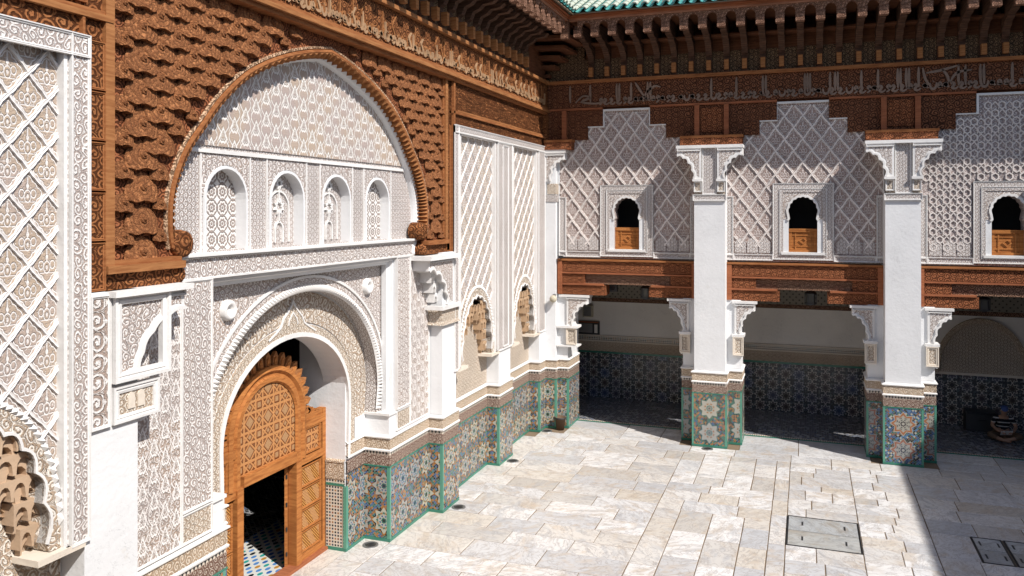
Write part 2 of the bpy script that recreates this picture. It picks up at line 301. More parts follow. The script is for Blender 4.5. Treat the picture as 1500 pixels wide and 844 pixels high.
GRN = (0.02, 0.13, 0.10); BLU = (0.025, 0.08, 0.22); OCH = (0.33, 0.14, 0.03); BLK = (0.015, 0.018, 0.02); CRM = (0.42, 0.42, 0.35); BRN = (0.20, 0.08, 0.04)
def zelij(name, W, H, R, du=0.0, dv=0.0, pal=None, dim=1.0, nsp=8, rough=0.22, order=None, alts=None, jc=CRM):
    """rosettes of small glazed tiles on a chequer of lozenges; glaze only gives colour, joints a little relief"""
    g = G(name, rough, 0.5); u, v = g.uv(du, dv)
    pal = pal or [GRN, BLU, OCH, BLK, GRN, BLK, (0.03, 0.17, 0.22), BRN, (0.05, 0.12, 0.28), OCH]
    cu = g.m_('FRACT', g.m_('DIVIDE', u, W)); cv = g.m_('FRACT', g.m_('DIVIDE', v, H))
    px = g.m_('MULTIPLY', g.m_('SUBTRACT', cu, 0.5), W); py = g.m_('MULTIPLY', g.m_('SUBTRACT', cv, 0.5), H)
    cellid = g.m_('ADD', g.m_('MULTIPLY', g.m_('FLOOR', g.m_('DIVIDE', u, W)), 7.31), g.m_('MULTIPLY', g.m_('FLOOR', g.m_('DIVIDE', v, H)), 3.77))
    r = g.m_('SQRT', g.m_('ADD', g.m_('MULTIPLY', px, px), g.m_('MULTIPLY', py, py)))
    th = g.m_('ARCTAN2', py, px)
    tf = g.m_('FRACT', g.m_('MULTIPLY', th, nsp/(2*PI)))
    tri = g.m_('MULTIPLY', g.m_('ABSOLUTE', g.m_('SUBTRACT', tf, 0.5)), 2.0)        # 1 at spoke, 0 at mid
    rr = g.m_('MULTIPLY', g.m_('DIVIDE', r, R), g.m_('SUBTRACT', 1.15, g.m_('MULTIPLY', tri, 0.36)))
    stops = order or [(0, BLK), (.10, CRM), (.17, GRN), (.27, CRM), (.34, BLU), (.46, CRM), (.60, OCH), (.70, GRN), (.80, CRM), (.86, BLK)]
    alt_s = alts or [(0, BLK), (.10, CRM), (.17, BLK), (.27, CRM), (.34, CRM), (.46, GRN), (.60, CRM), (.66, BLK), (.80, OCH), (.92, CRM)]
    ros = g.mix(g.m_('GREATER_THAN', tri, 0.5), g.ramp(rr, stops, True), g.ramp(rr, alt_s, True))
    inside = g.m_('LESS_THAN', rr, 1.0)
    wn = g.n('ShaderNodeTexWhiteNoise', noise_dimensions='1D'); g.plug(g.m_('ADD', cellid, 1.7), wn.inputs['W'])
    ros = g.mix(g.m_('MULTIPLY', wn.outputs[0], 0.35), ros, g.mix(wn.outputs[0], OCH, BLU))
    p = 0.056
    a = g.m_('DIVIDE', g.m_('ADD', u, v), p); b = g.m_('DIVIDE', g.m_('SUBTRACT', u, v), p)
    w2 = g.n('ShaderNodeTexWhiteNoise', noise_dimensions='2D'); g.plug(g.xyz(g.m_('FLOOR', a), g.m_('FLOOR', b)), w2.inputs['Vector'])
    loz = g.ramp(w2.outputs[0], [(i/len(pal), c) for i, c in enumerate(pal)], True)
    fa = g.m_('ABSOLUTE', g.m_('SUBTRACT', g.m_('FRACT', a), 0.5)); fb = g.m_('ABSOLUTE', g.m_('SUBTRACT', g.m_('FRACT', b), 0.5))
    e = g.m_('MAXIMUM', fa, fb)
    loz = g.mix(g.m_('GREATER_THAN', e, 0.44), loz, jc)
    loz = g.mix(g.m_('GREATER_THAN', g.m_('MINIMUM', fa, fb), 0.36), loz, BLK)
    col = g.mix(inside, loz, ros)
    if dim != 1.0: col = g.mix(1.0, col, (dim, dim, dim*1.05), 'MULTIPLY')
    g.color(col); g.bump(g.smooth(e, 0.36, 0.48, 1, 0), 0.003, 0.5)
    return g.m
M['zel'] = zelij('zelij_rosette_tile', 0.48, 0.61, 0.215, du=0.0, dv=0.555, order=[(0, BLK), (.12, GRN), (.22, CRM), (.32, BLU), (.46, CRM), (.58, OCH), (.72, CRM), (.86, BLK)], alts=[(0, BLK), (.12, GRN), (.22, CRM), (.46, GRN), (.58, CRM), (.86, OCH)])
M['zelp'] = zelij('zelij_pillar_tile', 0.74, 0.60, 0.235, du=0.37+2.22, dv=0.55, order=[(0, BLK), (.10, CRM), (.18, GRN), (.28, CRM), (.42, OCH), (.56, CRM), (.88, GRN)], alts=[(0, BLK), (.10, CRM), (.18, GRN), (.28, CRM), (.88, GRN)], pal=[OCH, BLK, GRN, (0.36, 0.15, 0.06), BLU, BLK, BRN, GRN])
M['zelp2'] = zelij('zelij_pillar_tile_ochre', 0.72, 0.60, 0.225, du=0.36-2.09, dv=0.55, order=[(0, CRM), (.14, BLK), (.24, CRM), (.36, BLK), (.46, CRM), (.58, BLK), (.66, CRM), (.74, (0.40, 0.15, 0.05)), (.9, CRM)], alts=[(0, CRM), (.14, BLK), (.24, CRM), (.70, (0.40, 0.15, 0.05)), (.9, CRM)], pal=[BLU, BLK, (0.05, 0.17, 0.35), GRN, BLK, CRM, BRN, BLU])
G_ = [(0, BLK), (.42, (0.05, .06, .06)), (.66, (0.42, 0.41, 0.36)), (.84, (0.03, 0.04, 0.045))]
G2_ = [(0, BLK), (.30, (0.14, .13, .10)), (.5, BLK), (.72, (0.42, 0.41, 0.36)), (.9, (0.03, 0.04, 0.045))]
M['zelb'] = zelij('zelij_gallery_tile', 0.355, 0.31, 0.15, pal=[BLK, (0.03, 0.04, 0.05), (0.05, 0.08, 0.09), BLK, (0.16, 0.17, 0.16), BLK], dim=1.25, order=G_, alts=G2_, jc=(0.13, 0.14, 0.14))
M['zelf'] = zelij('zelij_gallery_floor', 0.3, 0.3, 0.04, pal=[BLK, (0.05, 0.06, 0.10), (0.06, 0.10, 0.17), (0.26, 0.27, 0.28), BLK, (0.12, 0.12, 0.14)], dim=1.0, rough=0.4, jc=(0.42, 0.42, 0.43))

def hallmosaic():
    g = G('hall_mosaic', 0.2, 0.5); u, v = g.uv(); cols = []
    out = None
    p = 0.20
    a = g.m_('DIVIDE', g.m_('ADD', u, v), p); b = g.m_('DIVIDE', g.m_('SUBTRACT', u, v), p)
    w2 = g.n('ShaderNodeTexWhiteNoise', noise_dimensions='2D'); g.plug(g.xyz(g.m_('FLOOR', a), g.m_('FLOOR', b)), w2.inputs['Vector'])
    c = g.ramp(w2.outputs[0], [(0, (0.03, 0.12, 0.38)), (.3, (0.02, 0.30, 0.27)), (.5, BLK), (.66, (0.45, 0.22, 0.04)), (.82, (0.08, 0.22, 0.5))], True)
    fa = g.m_('SUBTRACT', g.m_('FRACT', a), 0.5); fb = g.m_('SUBTRACT', g.m_('FRACT', b), 0.5)
    X = g.m_('ADD', fa, fb); Y = g.m_('SUBTRACT', fa, fb)
    r = g.m_('SQRT', g.m_('ADD', g.m_('POWER', g.m_('DIVIDE', X, 0.36), 2.0), g.m_('POWER', g.m_('DIVIDE', Y, 0.62), 2.0)))
    g.color(g.mix(g.m_('LESS_THAN', r, 1.0), (0.62, 0.62, 0.58), c)); return g.m
M['zeln'] = hallmosaic()
def chk(name, p, cols, joint, diag=False, jw=0.36):
    g = G(name, 0.25, 0.5); u, v = g.uv()
    if diag: u, v = g.m_('ADD', u, v), g.m_('SUBTRACT', u, v)
    a = g.m_('DIVIDE', u, p); b = g.m_('DIVIDE', v, p)
    w2 = g.n('ShaderNodeTexWhiteNoise', noise_dimensions='2D'); g.plug(g.xyz(g.m_('FLOOR', a), g.m_('FLOOR', b)), w2.inputs['Vector'])
    c = g.ramp(w2.outputs[0], [(i/len(cols), q) for i, q in enumerate(cols)], True)
    e = g.m_('MAXIMUM', g.m_('ABSOLUTE', g.m_('SUBTRACT', g.m_('FRACT', a), 0.5)), g.m_('ABSOLUTE', g.m_('SUBTRACT', g.m_('FRACT', b), 0.5)))
    g.color(g.mix(g.m_('GREATER_THAN', e, jw), c, joint)); g.bump(g.smooth(e, jw, 0.48, 1, 0), 0.002, 0.5); return g.m
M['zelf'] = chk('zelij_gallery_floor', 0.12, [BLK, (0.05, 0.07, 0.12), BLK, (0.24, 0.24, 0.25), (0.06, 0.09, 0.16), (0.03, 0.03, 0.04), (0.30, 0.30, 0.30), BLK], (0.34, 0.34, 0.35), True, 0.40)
M['checker'] = chk('checker_zelij', 0.055, [BLK, BRN, (0.30, 0.16, 0.07), BLK, (0.03, 0.05, 0.08)], (0.60, 0.56, 0.48), jw=0.30)
def plainm(name, col, rough=0.5, metal=0.0, var=0.15):
    g = G(name, rough, 0.4); g.b.inputs['Metallic'].default_value = metal; u, v = g.uv()
    f = g.noise(g.xyz(u, v, 1.0), 6.0, 3.0, 0.6)
    g.color(g.mix(f, tuple(x*(1-var) for x in col), tuple(min(1, x*(1+var)) for x in col))); g.bump(f, 0.002); return g.m
M['green'] = plainm('green_glazed_edge_tile', (0.045, 0.19, 0.135), 0.18)
M['greenlt'] = plainm('pale_green_corner_glaze', (0.10, 0.28, 0.205), 0.15)
M['black'] = plainm('black_glazed_tile', (0.02, 0.02, 0.022), 0.3)
M['iron'] = plainm('dark_iron', (0.06, 0.06, 0.062), 0.45, 0.6)
M['steel'] = plainm('grey_steel', (0.30, 0.30, 0.30), 0.4, 0.7)
M['plast'] = plainm('beige_plastic', (0.50, 0.45, 0.34), 0.5)
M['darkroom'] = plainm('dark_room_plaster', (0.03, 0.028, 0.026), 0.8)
M['rooftile'] = plainm('green_glazed_roof_tile', (0.09, 0.34, 0.32), 0.25, var=0.5)
M['roofglint'] = plainm('sun_glint_roof_tile', (0.50, 0.53, 0.43), 0.35, var=0.3)  # cream colour paints the sun's glint on the convex green tiles
M['skin'] = plainm('skin', (0.36, 0.20, 0.13), 0.5, var=0.08)
M['blue'] = plainm('blue_cloth', (0.06, 0.10, 0.25), 0.8)
M['trouser'] = plainm('brown_cloth', (0.12, 0.075, 0.045), 0.85)
M['paper'] = plainm('white_paper', (0.7, 0.7, 0.7), 0.6, var=0.03)
M['glass'] = plainm('lamp_glass', (0.10, 0.10, 0.09), 0.1)
def stripes():
    g = G('striped_jersey', 0.9, 0.1); t = g.n('ShaderNodeTexCoord'); y = g.n('ShaderNodeSeparateXYZ'); g.t.links.new(t.outputs['Object'], y.inputs[0])
    s_ = g.m_('GREATER_THAN', g.m_('SINE', g.m_('MULTIPLY', y.outputs[2], 2*PI/0.105)), 0.72)
    g.color(g.mix(s_, (0.012, 0.012, 0.016), (0.55, 0.53, 0.50))); return g.m
M['stripe'] = stripes()
def marble(name):
    g = G(name, 0.33, 0.45); u, v = g.uv()
    oi = g.n('ShaderNodeObjectInfo'); rnd = oi.outputs['Random']
    z = g.m_('MULTIPLY', rnd, 37.0); ang = g.m_('MULTIPLY', rnd, 23.0)
    cs = g.m_('COSINE', ang); sn = g.m_('SINE', ang)
    uu = g.m_('ADD', g.m_('MULTIPLY', u, cs), g.m_('MULTIPLY', v, sn)); vv = g.m_('SUBTRACT', g.m_('MULTIPLY', v, cs), g.m_('MULTIPLY', u, sn))
    cl = g.noise(g.xyz(uu, g.m_('MULTIPLY', vv, 2.2), z), 1.6, 5.0, 0.62, 1.2)
    ve = g.noise(g.xyz(uu, g.m_('MULTIPLY', vv, 1.7), g.m_('ADD', z, 5.0)), 2.2, 6.0, 0.65, 2.0)
    vein = g.smooth(g.m_('ABSOLUTE', g.m_('SUBTRACT', ve, 0.5)), 0.0, 0.035, 1.0, 0.0)
    base0 = g.ramp(rnd, [(0.0, (0.66, 0.635, 0.60)), (.15, (0.49, 0.495, 0.51)), (.3, (0.76, 0.75, 0.74)), (.45, (0.58, 0.53, 0.46)), (.6, (0.73, 0.72, 0.71)), (.72, (0.46, 0.43, 0.39)), (.85, (0.77, 0.76, 0.75)), (1.0, (0.48, 0.49, 0.51))])
    base = g.mix(0.12, base0, (0.66, 0.635, 0.60))
    tone = g.noise(g.xyz(uu, vv, g.m_('ADD', z, 21.0)), 0.9, 3.0, 0.6, 0.8)
    stain = g.mix(g.smooth(tone, 0.44, 0.56), (0.47, 0.385, 0.295), (0.39, 0.395, 0.41))
    c = g.mix(g.smooth(cl, 0.45, 0.64, 0, 0.62), base, stain)
    st = g.noise(g.xyz(g.m_('MULTIPLY', uu, 1.0), g.m_('MULTIPLY', vv, 7.0), z), 2.4, 5.0, 0.65, 1.5)
    c = g.mix(g.smooth(st, 0.55, 0.70, 0, 0.5), c, (0.38, 0.30, 0.22))
    warm = g.noise(g.xyz(uu, vv, g.m_('ADD', z, 9.0)), 2.6, 4.0, 0.6, 0.6)
    c = g.mix(g.smooth(warm, 0.56, 0.74, 0, 0.45), c, (0.53, 0.41, 0.29))
    c = g.mix(g.m_('MULTIPLY', vein, 0.6), c, (0.28, 0.25, 0.235))
    grime = g.noise(g.xyz(u, v, 3.0), 0.5, 4.0, 0.6)
    c = g.mix(g.smooth(grime, 0.5, 0.72, 0, 0.35), c, (0.45, 0.41, 0.36))
    edge = g.noise(g.xyz(u, v, 13.0), 3.5, 5.0, 0.7)
    c = g.mix(g.smooth(edge, 0.60, 0.72, 0, 0.5), c, (0.42, 0.31, 0.20))
    g.color(c); g.bump(cl, 0.004); return g.m
M['marble'] = marble('veined_marble')
def spots():
    g = plainm('joint_mortar', (0.20, 0.145, 0.095), 0.9); return g
M['joint'] = spots()
def openwork():
    g = G('pierced_band_plaster', 0.7, 0.3); u, v = g.uv()
    a = g.m_('ABSOLUTE', g.m_('SUBTRACT', g.m_('FRACT', g.m_('DIVIDE', u, 0.17)), 0.5)); b = g.m_('ABSOLUTE', g.m_('SUBTRACT', g.m_('FRACT', g.m_('DIVIDE', v, 0.17)), 0.5))
    d = g.m_('MINIMUM', g.m_('ADD', a, b), g.m_('SUBTRACT', 1.0, g.m_('ADD', a, b)))
    h = g.smooth(d, 0.12, 0.2, 1, 0)
    g.color(g.mix(h, (0.26, 0.235, 0.19), (0.07, 0.06, 0.05))); g.bump(h, 0.01); return g.m
M['pierced'] = openwork()
def starscreen():
    g = G('star_screen_plaster', 0.7, 0.3); u, v = g.uv(0.05, 0.0)
    W = 0.205
    px = g.m_('SUBTRACT', g.m_('FRACT', g.m_('DIVIDE', u, W)), 0.5); py = g.m_('SUBTRACT', g.m_('FRACT', g.m_('DIVIDE', v, W)), 0.5)
    r = g.m_('SQRT', g.m_('ADD', g.m_('MULTIPLY', px, px), g.m_('MULTIPLY', py, py))); th = g.m_('ARCTAN2', py, px)
    st = g.m_('MULTIPLY', g.m_('COSINE', g.m_('MULTIPLY', th, 8.0)), 0.035)
    ring = g.m_('ABSOLUTE', g.m_('SUBTRACT', g.m_('ADD', r, st), 0.36))
    h = g.m_('MAXIMUM', g.smooth(ring, 0.05, 0.10, 1, 0), g.smooth(g.m_('ABSOLUTE', g.m_('SUBTRACT', r, 0.12)), 0.02, 0.06, 1, 0))
    h = g.m_('MAXIMUM', h, g.smooth(r, 0.50, 0.54, 0, 1))
    g.color(g.mix(h, (0.33, 0.27, 0.24), (0.76, 0.73, 0.70))); g.bump(h, 0.03); return g.m
M['stars'] = starscreen()

# ---------------------------------------------------------------- mesh helpers
LF = lambda x0: (lambda u, v, d: (x0+d, u, v))      # frame on a wall facing +x : u = y, v = z
FF = lambda y0: (lambda u, v, d: (u, y0-d, v))      # frame on a wall facing -y : u = x, v = z
PL = lambda u, v, d: (u, v, d)                       # plan
class MB:
    def __init__(s): s.v = []; s.f = []
    def quad(s, a, b, c, d):
        i = len(s.v); s.v += [a, b, c, d]; s.f.append((i, i+1, i+2, i+3))
    def box(s, x0, x1, y0, y1, z0, z1):
        i = len(s.v)
        s.v += [(x, y, z) for x in (x0, x1) for y in (y0, y1) for z in (z0, z1)]
        for q in ((0, 1, 3, 2), (4, 6, 7, 5), (0, 4, 5, 1), (2, 3, 7, 6), (0, 2, 6, 4), (1, 5, 7, 3)): s.f.append(tuple(i+k for k in q))
        return s
    def fbox(s, fr, u0, u1, v0, v1, d0, d1):
        a = fr(u0, v0, d0); b = fr(u1, v1, d1)
        return s.box(*[q for p in zip(map(min, a, b), map(max, a, b)) for q in p])
    def plate(s, fr, outer, holes, d0, d1, back=False):
        loops = [outer]+list(holes)
        flat = [p for l in loops for p in l]
        tris = tessellate_polygon([[Vector((p[0], p[1], 0)) for p in l] for l in loops])
        i = len(s.v); s.v += [fr(p[0], p[1], d1) for p in flat]
        s.f += [tuple(i+k for k in t) for t in tris]
        if back:
            i = len(s.v); s.v += [fr(p[0], p[1], d0) for p in flat]; s.f += [tuple(i+k for k in t) for t in tris]
        for l in loops: s.sides(fr, l, d0, d1)
        return s
    def sides(s, fr, l, d0, d1, closed=True):
        n = len(l); i = len(s.v); s.v += [fr(p[0], p[1], d0) for p in l]+[fr(p[0], p[1], d1) for p in l]
        for k in range(n if closed else n-1):
            j = (k+1) % n; s.f.append((i+k, i+j, i+n+j, i+n+k))
    def sweep(s, fr, path, prof, closed=False):
        """profile [(offset to the right of travel, depth)] along a 2-D path with mitred corners"""
        n = len(path); m = len(prof); i = len(s.v)
        for k in range(n):
            p = path[k]; a = path[k-1] if (k > 0 or closed) else None; b = path[(k+1) % n] if (k < n-1 or closed) else None
            def nrm(p, q):
                dx, dy = q[0]-p[0], q[1]-p[1]; L = math.hypot(dx, dy) or 1e-9; return (dy/L, -dx/L)
            if a is None: nx, ny = nrm(p, b); sc = 1
            elif b is None: nx, ny = nrm(a, p); sc = 1
            else:
                n1, n2 = nrm(a, p), nrm(p, b); nx, ny = n1[0]+n2[0], n1[1]+n2[1]; L = math.hypot(nx, ny) or 1e-9
                nx /= L; ny /= L; c = max(0.35, nx*n1[0]+ny*n1[1]); sc = 1/c
            for o, d in prof: s.v.append(fr(p[0]+nx*o*sc, p[1]+ny*o*sc, d))
        for k in range(n if closed else n-1):
            k2 = (k+1) % n
            for j in range(m-1): s.f.append((i+k*m+j, i+k*m+j+1, i+k2*m+j+1, i+k2*m+j))
        return s
    def lathe(s, c, prof, n=12, ax=2):
        i = len(s.v); m = len(prof)
        for k in range(n):
            t = 2*PI*k/n
            for r, h in prof:
                p = [r*math.cos(t), r*math.sin(t), h]
                if ax == 0: p = [h, r*math.cos(t), r*math.sin(t)]
                if ax == 1: p = [r*math.cos(t), h, r*math.sin(t)]
                s.v.append((c[0]+p[0], c[1]+p[1], c[2]+p[2]))
        for k in range(n):
            k2 = (k+1) % n
            for j in range(m-1): s.f.append((i+k*m+j, i+k2*m+j, i+k2*m+j+1, i+k*m+j+1))
        return s
    def build(s, name, mat, parent=None, origin=None, smooth=False, uvoff=None):
        me = bpy.data.meshes.new(name)
        o_ = Vector(origin) if origin is not None else (Vector(parent['_w']) if parent is not None and '_w' in parent else None)
        V = np.array(s.v, dtype=np.float64)
        me.from_pydata([tuple(p) for p in V], [], s.f)
        uvs(me, uvoff)
        if o_ is not None:
            me.transform(Matrix.Translation(-o_))
        me.materials.append(M[mat] if isinstance(mat, str) else mat)
        if smooth: me.polygons.foreach_set('use_smooth', [True]*len(me.polygons))
        o = bpy.data.objects.new(name, me); C.objects.link(o)
        if parent is not None:
            o.parent = parent; o.location = (o_ - Vector(parent['_w'])) if o_ is not None else (0, 0, 0)
        elif o_ is not None: o.location = o_
        o['_w'] = tuple(o_) if o_ is not None else (0, 0, 0)
        return o
def uvs(me, off=None):
    me.update()
    nl = len(me.loops); npo = len(me.polygons)
    co = np.empty(len(me.vertices)*3); me.vertices.foreach_get('co', co); co = co.reshape(-1, 3)
    vi = np.empty(nl, dtype=np.int32); me.loops.foreach_get('vertex_index', vi)
    nr = np.empty(npo*3); me.polygons.foreach_get('normal', nr); nr = np.abs(nr.reshape(-1, 3))
    lt = np.empty(npo, dtype=np.int32); me.polygons.foreach_get('loop_total', lt)
    ax = np.repeat(np.argmax(nr*np.array([1.02, 1.01, 1.0]), axis=1), lt)
    P = co[vi]; uv = np.empty((nl, 2))
    uv[:, 0] = np.where(ax == 0, P[:, 1], P[:, 0]); uv[:, 1] = np.where(ax == 2, P[:, 1], P[:, 2])
    if off: uv[:, 0] += off[0]; uv[:, 1] += off[1]
    l = me.uv_layers.new(name='UVMap'); l.data.foreach_set('uv', uv.ravel())
def thing(name, label, cat, loc, group=None):
    o = bpy.data.objects.new(name, None); C.objects.link(o); o.location = loc; o.empty_display_size = 0.1
    o['label'] = label; o['category'] = cat; o['_w'] = tuple(loc)
    if group: o['group'] = group
    return o
def tag(o, label, cat, group=None):
    o['label'] = label; o['category'] = cat
    if group: o['group'] = group
    return o
def struct(o): o['kind'] = 'structure'; return o
def copy_part(src, parent, loc):
    o = src.copy(); C.objects.link(o); o.parent = parent; o.location = loc
    for k in ('label', 'category'):
        if k in o: del o[k]
    return o
def copy_tree(src, loc, parent=None):
    o = src.copy(); C.objects.link(o); o.location = loc
    if parent is not None: o.parent = parent
    o['_w'] = tuple(loc)
    for ch in list(src.children):
        copy_tree(ch, ch.location.copy(), o)
    return o
def rect(u0, u1, v0, v1): return [(u0, v0), (u1, v0), (u1, v1), (u0, v1)]
def frame(fr, u0, u1, v0, v1, w_, d0, d1, mb=None):
    mb = mb or MB()
    prof = [(0, d0), (0, d1), (w_*0.35, d1), (w_*0.5, d1-(d1-d0)*0.35), (w_*0.65, d1-(d1-d0)*0.15), (w_, d1-(d1-d0)*0.25), (w_, d0)]
    mb.sweep(fr, [(u0, v0), (u0, v1), (u1, v1), (u1, v0)], prof, True); return mb
def panel(parent, fr, u0, u1, v0, v1, d, mat, b=0.026, bp=0.018, bm='mould', name='carved_panel'):
    o = MB().fbox(fr, u0+b*0.5, u1-b*0.5, v0+b*0.5, v1-b*0.5, d-0.03, d).build(name, mat, parent)
    frame(fr, u0, u1, v0, v1, b, d-0.03, d+bp).build('panel_frame', bm, parent); return o
def cusps(c, rx, rz, a0, a1, n, amp, per=7):
    """cusped arc: scallops cut outward between inward points"""
    out = []
    for k in range(n*per+1):
        t = k/(n*per); a = a0+(a1-a0)*t; s_ = abs(math.sin(PI*n*t))
        f = amp*s_
        out.append((c[0]+(rx+f)*math.cos(a), c[1]+(rz+f)*math.sin(a)))
    return out

# ---------------------------------------------------------------- plan constants
XB, XF = -6.88, -6.58
YC = 10.57
YW = 21.10       # stucco plane of the far arcade
YF = 20.50       # front of the far piers

# ---------------------------------------------------------------- ground
ground = struct(MB().box(-9.5, 16, -6, 26.5, -0.40, -0.05).build('ground', 'joint'))
court = struct(MB().box(-7.9, 11.5, -2, 21.84, -0.05, -0.012).build('courtyard_floor', 'joint'))
slab_boxes = []
rs = random.Random(11)
def slab(x0, x1, y0, y1): slab_boxes.append((x0, x1, y0, y1))
def rows_x(x0, x1, y0, y1, dmin, dmax, lmin, lmax):
    y = y0
    while y < y1-0.05:
        d = rs.uniform(dmin, dmax); d = y1-y if y+d > y1-0.25 else d
        x = x0; first = True
        while x < x1-0.05:
            l = rs.uniform(lmin, lmax)*(rs.uniform(0.4, 1) if first else 1); first = False
            l = x1-x if x+l > x1-0.3 else l
            slab(x, x+l, y, y+d); x += l
        y += d
def cols_y(x0, x1, y0, y1, wmin, wmax, lmin, lmax):
    x = x0
    while x < x1-0.05:
        d = rs.uniform(wmin, wmax); d = x1-x if x+d > x1-0.25 else d
        y = y0; first = True
        while y < y1-0.05:
            l = rs.uniform(lmin, lmax)*(rs.uniform(0.4, 1) if first else 1); first = False
            l = y1-y if y+l > y1-0.3 else l
            slab(x, x+d, y, y+l); y += l
        x += d
rows_x(-6.85, -2.75, 9.2, 19.9, 0.52, 0.68, 0.95, 1.5)
cols_y(-2.75, -0.62, 9.2, 16.0, 0.45, 0.62, 0.8, 1.3); rows_x(-2.75, -0.62, 16.0, 17.6, 0.5, 0.6, 0.7, 1.1); cols_y(-2.75, -0.62, 17.6, 19.9, 0.5, 0.6, 0.7, 1.1)
cols_y(-0.62, -0.33, 9.2, 19.9, 0.3, 0.3, 0.35, 1.0)
rows_x(-0.33, 0.92, 9.2, 14.95, 0.5, 0.8, 0.5, 0.9); rows_x(-0.33, 0.92, 16.4, 19.9, 0.35, 0.6, 0.5, 1.0)
rows_x(0.92, 2.1, 9.2, 19.9, 0.35, 0.65, 0.45, 1.1)
rows_x(2.1, 6.6, 13.2, 15.28, 0.45, 0.8, 0.7, 1.4); rows_x(3.75, 6.6, 15.28, 16.42, 0.5, 0.6, 0.7, 1.2); slab(2.1, 2.75, 15.28, 16.42)
rows_x(2.1, 6.6, 16.42, 19.9, 0.55, 0.9, 0.7, 1.6)
rows_x(-6.55, 6.6, 19.9, 20.45, 0.55, 0.55, 0.8, 1.4)
for a, b in ((8.42, 9.6), (9.6, 10.8), (10.8, 11.8), (11.8, 12.72)): slab(-7.37, -6.85, a, b)
for a, b in ((-5.95, -2.95), (-1.52, 1.43), (2.83, 5.8)):
    x = a
    while x < b-0.1:
        l = rs.uniform(0.9, 1.5); l = b-x if x+l > b-0.4 else l
        slab(x, x+l, 20.45, 21.15); slab(x, x+l, 21.15, 21.84) if x+l < b-0.01 or True else 0; x += l
meshes = {}
for (x0, x1, y0, y1) in slab_boxes:
    g_ = 0.009; b_ = 0.006
    z1 = rs.uniform(-0.001, 0.003)
    cx, cy = (x0+x1)/2, (y0+y1)/2
    mb = MB(); X0, X1, Y0, Y1 = x0+g_-cx, x1-g_-cx, y0+g_-cy, y1-g_-cy
    def P_(k): return (rs.uniform(-.004, .004), rs.uniform(-.004, .004))
    j = [P_(k) for k in range(4)]
    base = [(X0+j[0][0], Y0+j[0][1]), (X1+j[1][0], Y0+j[1][1]), (X1+j[2][0], Y1+j[2][1]), (X0+j[3][0], Y1+j[3][1])]
    ins = [(base[0][0]+b_, base[0][1]+b_), (base[1][0]-b_, base[1][1]+b_), (base[2][0]-b_, base[2][1]-b_), (base[3][0]+b_, base[3][1]-b_)]
    mb.v = [(p[0], p[1], -0.05) for p in base]+[(p[0], p[1], -0.005+z1) for p in base]+[(p[0], p[1], z1) for p in ins]
    for k in range(4):
        k2 = (k+1) % 4; mb.f += [(k, k2, 4+k2, 4+k), (4+k, 4+k2, 8+k2, 8+k)]
    mb.f.append((8, 9, 10, 11))
    o = mb.build('marble_slab', 'marble', court); o.location = (cx, cy, 0)
print('slabs', len(slab_boxes))
# gallery floor with green edge strip
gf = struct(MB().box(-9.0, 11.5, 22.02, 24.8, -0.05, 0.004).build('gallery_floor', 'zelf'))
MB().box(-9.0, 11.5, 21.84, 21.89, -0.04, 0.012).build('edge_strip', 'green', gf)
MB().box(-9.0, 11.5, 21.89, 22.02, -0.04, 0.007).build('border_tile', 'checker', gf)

# ---------------------------------------------------------------- dado around a plan path
def dado(parent, path, zel='zel', corner_ids=()):
    def band(name, mat, z0, z1, off, top=0.0):
        MB().sweep(PL, path, [(0.0, z0), (off, z0), (off, z1), (off-0.012 if top else 0.0, z1+top), (0.0, z1+top)]).build(name, mat, parent)
    band('base_strip', 'green', 0.0, 0.055, 0.045)
    band('tile_field', zel, 0.055, 1.30, 0.036)
    band('edge_strip', 'green', 1.30, 1.325, 0.044)
    band('script_band', 'dados', 1.325, 1.515, 0.034)
    band('tooth_backing', 'cream', 1.515, 1.575, 0.028)
    mb = MB(); tz0, tz1 = 1.522, 1.570            # row of black stepped teeth
    for (a, b) in zip(path[:-1], path[1:]):
        dx, dy = b[0]-a[0], b[1]-a[1]; L = math.hypot(dx, dy)
        if L < 0.08: continue
        nx, ny = dy/L, -dx/L; n = max(1, int(L/0.062)); st = L/n
        for k in range(n):
            c0 = (k+0.14)*st; c1 = (k+0.86)*st; cm = (k+0.5)*st
            q = [(a[0]+dx/L*t+nx*0.036, a[1]+dy/L*t+ny*0.036, z) for t, z in ((c0, tz1), (c1, tz1), (cm+0.006, tz0), (cm-0.006, tz0))]
            mb.quad(*q)
    o = mb.build('tooth_row', 'black', parent); o['kind'] = 'stuff'
    MB().sweep(PL, path, [(0, 1.575), (0.055, 1.575), (0.058, 1.60), (0.04, 1.615), (0.04, 1.62), (0, 1.62)]).build('lower_moulding', 'mould', parent)
    band('carved_band', 'dadoc', 1.62, 1.80, 0.040)
    MB().sweep(PL, path, [(0, 1.80), (0.045, 1.80), (0.065, 1.815), (0.065, 1.835), (0.012, 1.86), (-0.005, 1.86)]).build('upper_moulding', 'mould', parent)
    for k in corner_ids:
        x, y = path[k]
        p0, p1 = path[k-1], path[(k+1) % len(path)] if k+1 < len(path) else path[k]
        MB().box(x-0.02, x+0.041, y-0.041, y+0.006, 0.055, 1.30).build('corner_tile', 'greenlt', parent)

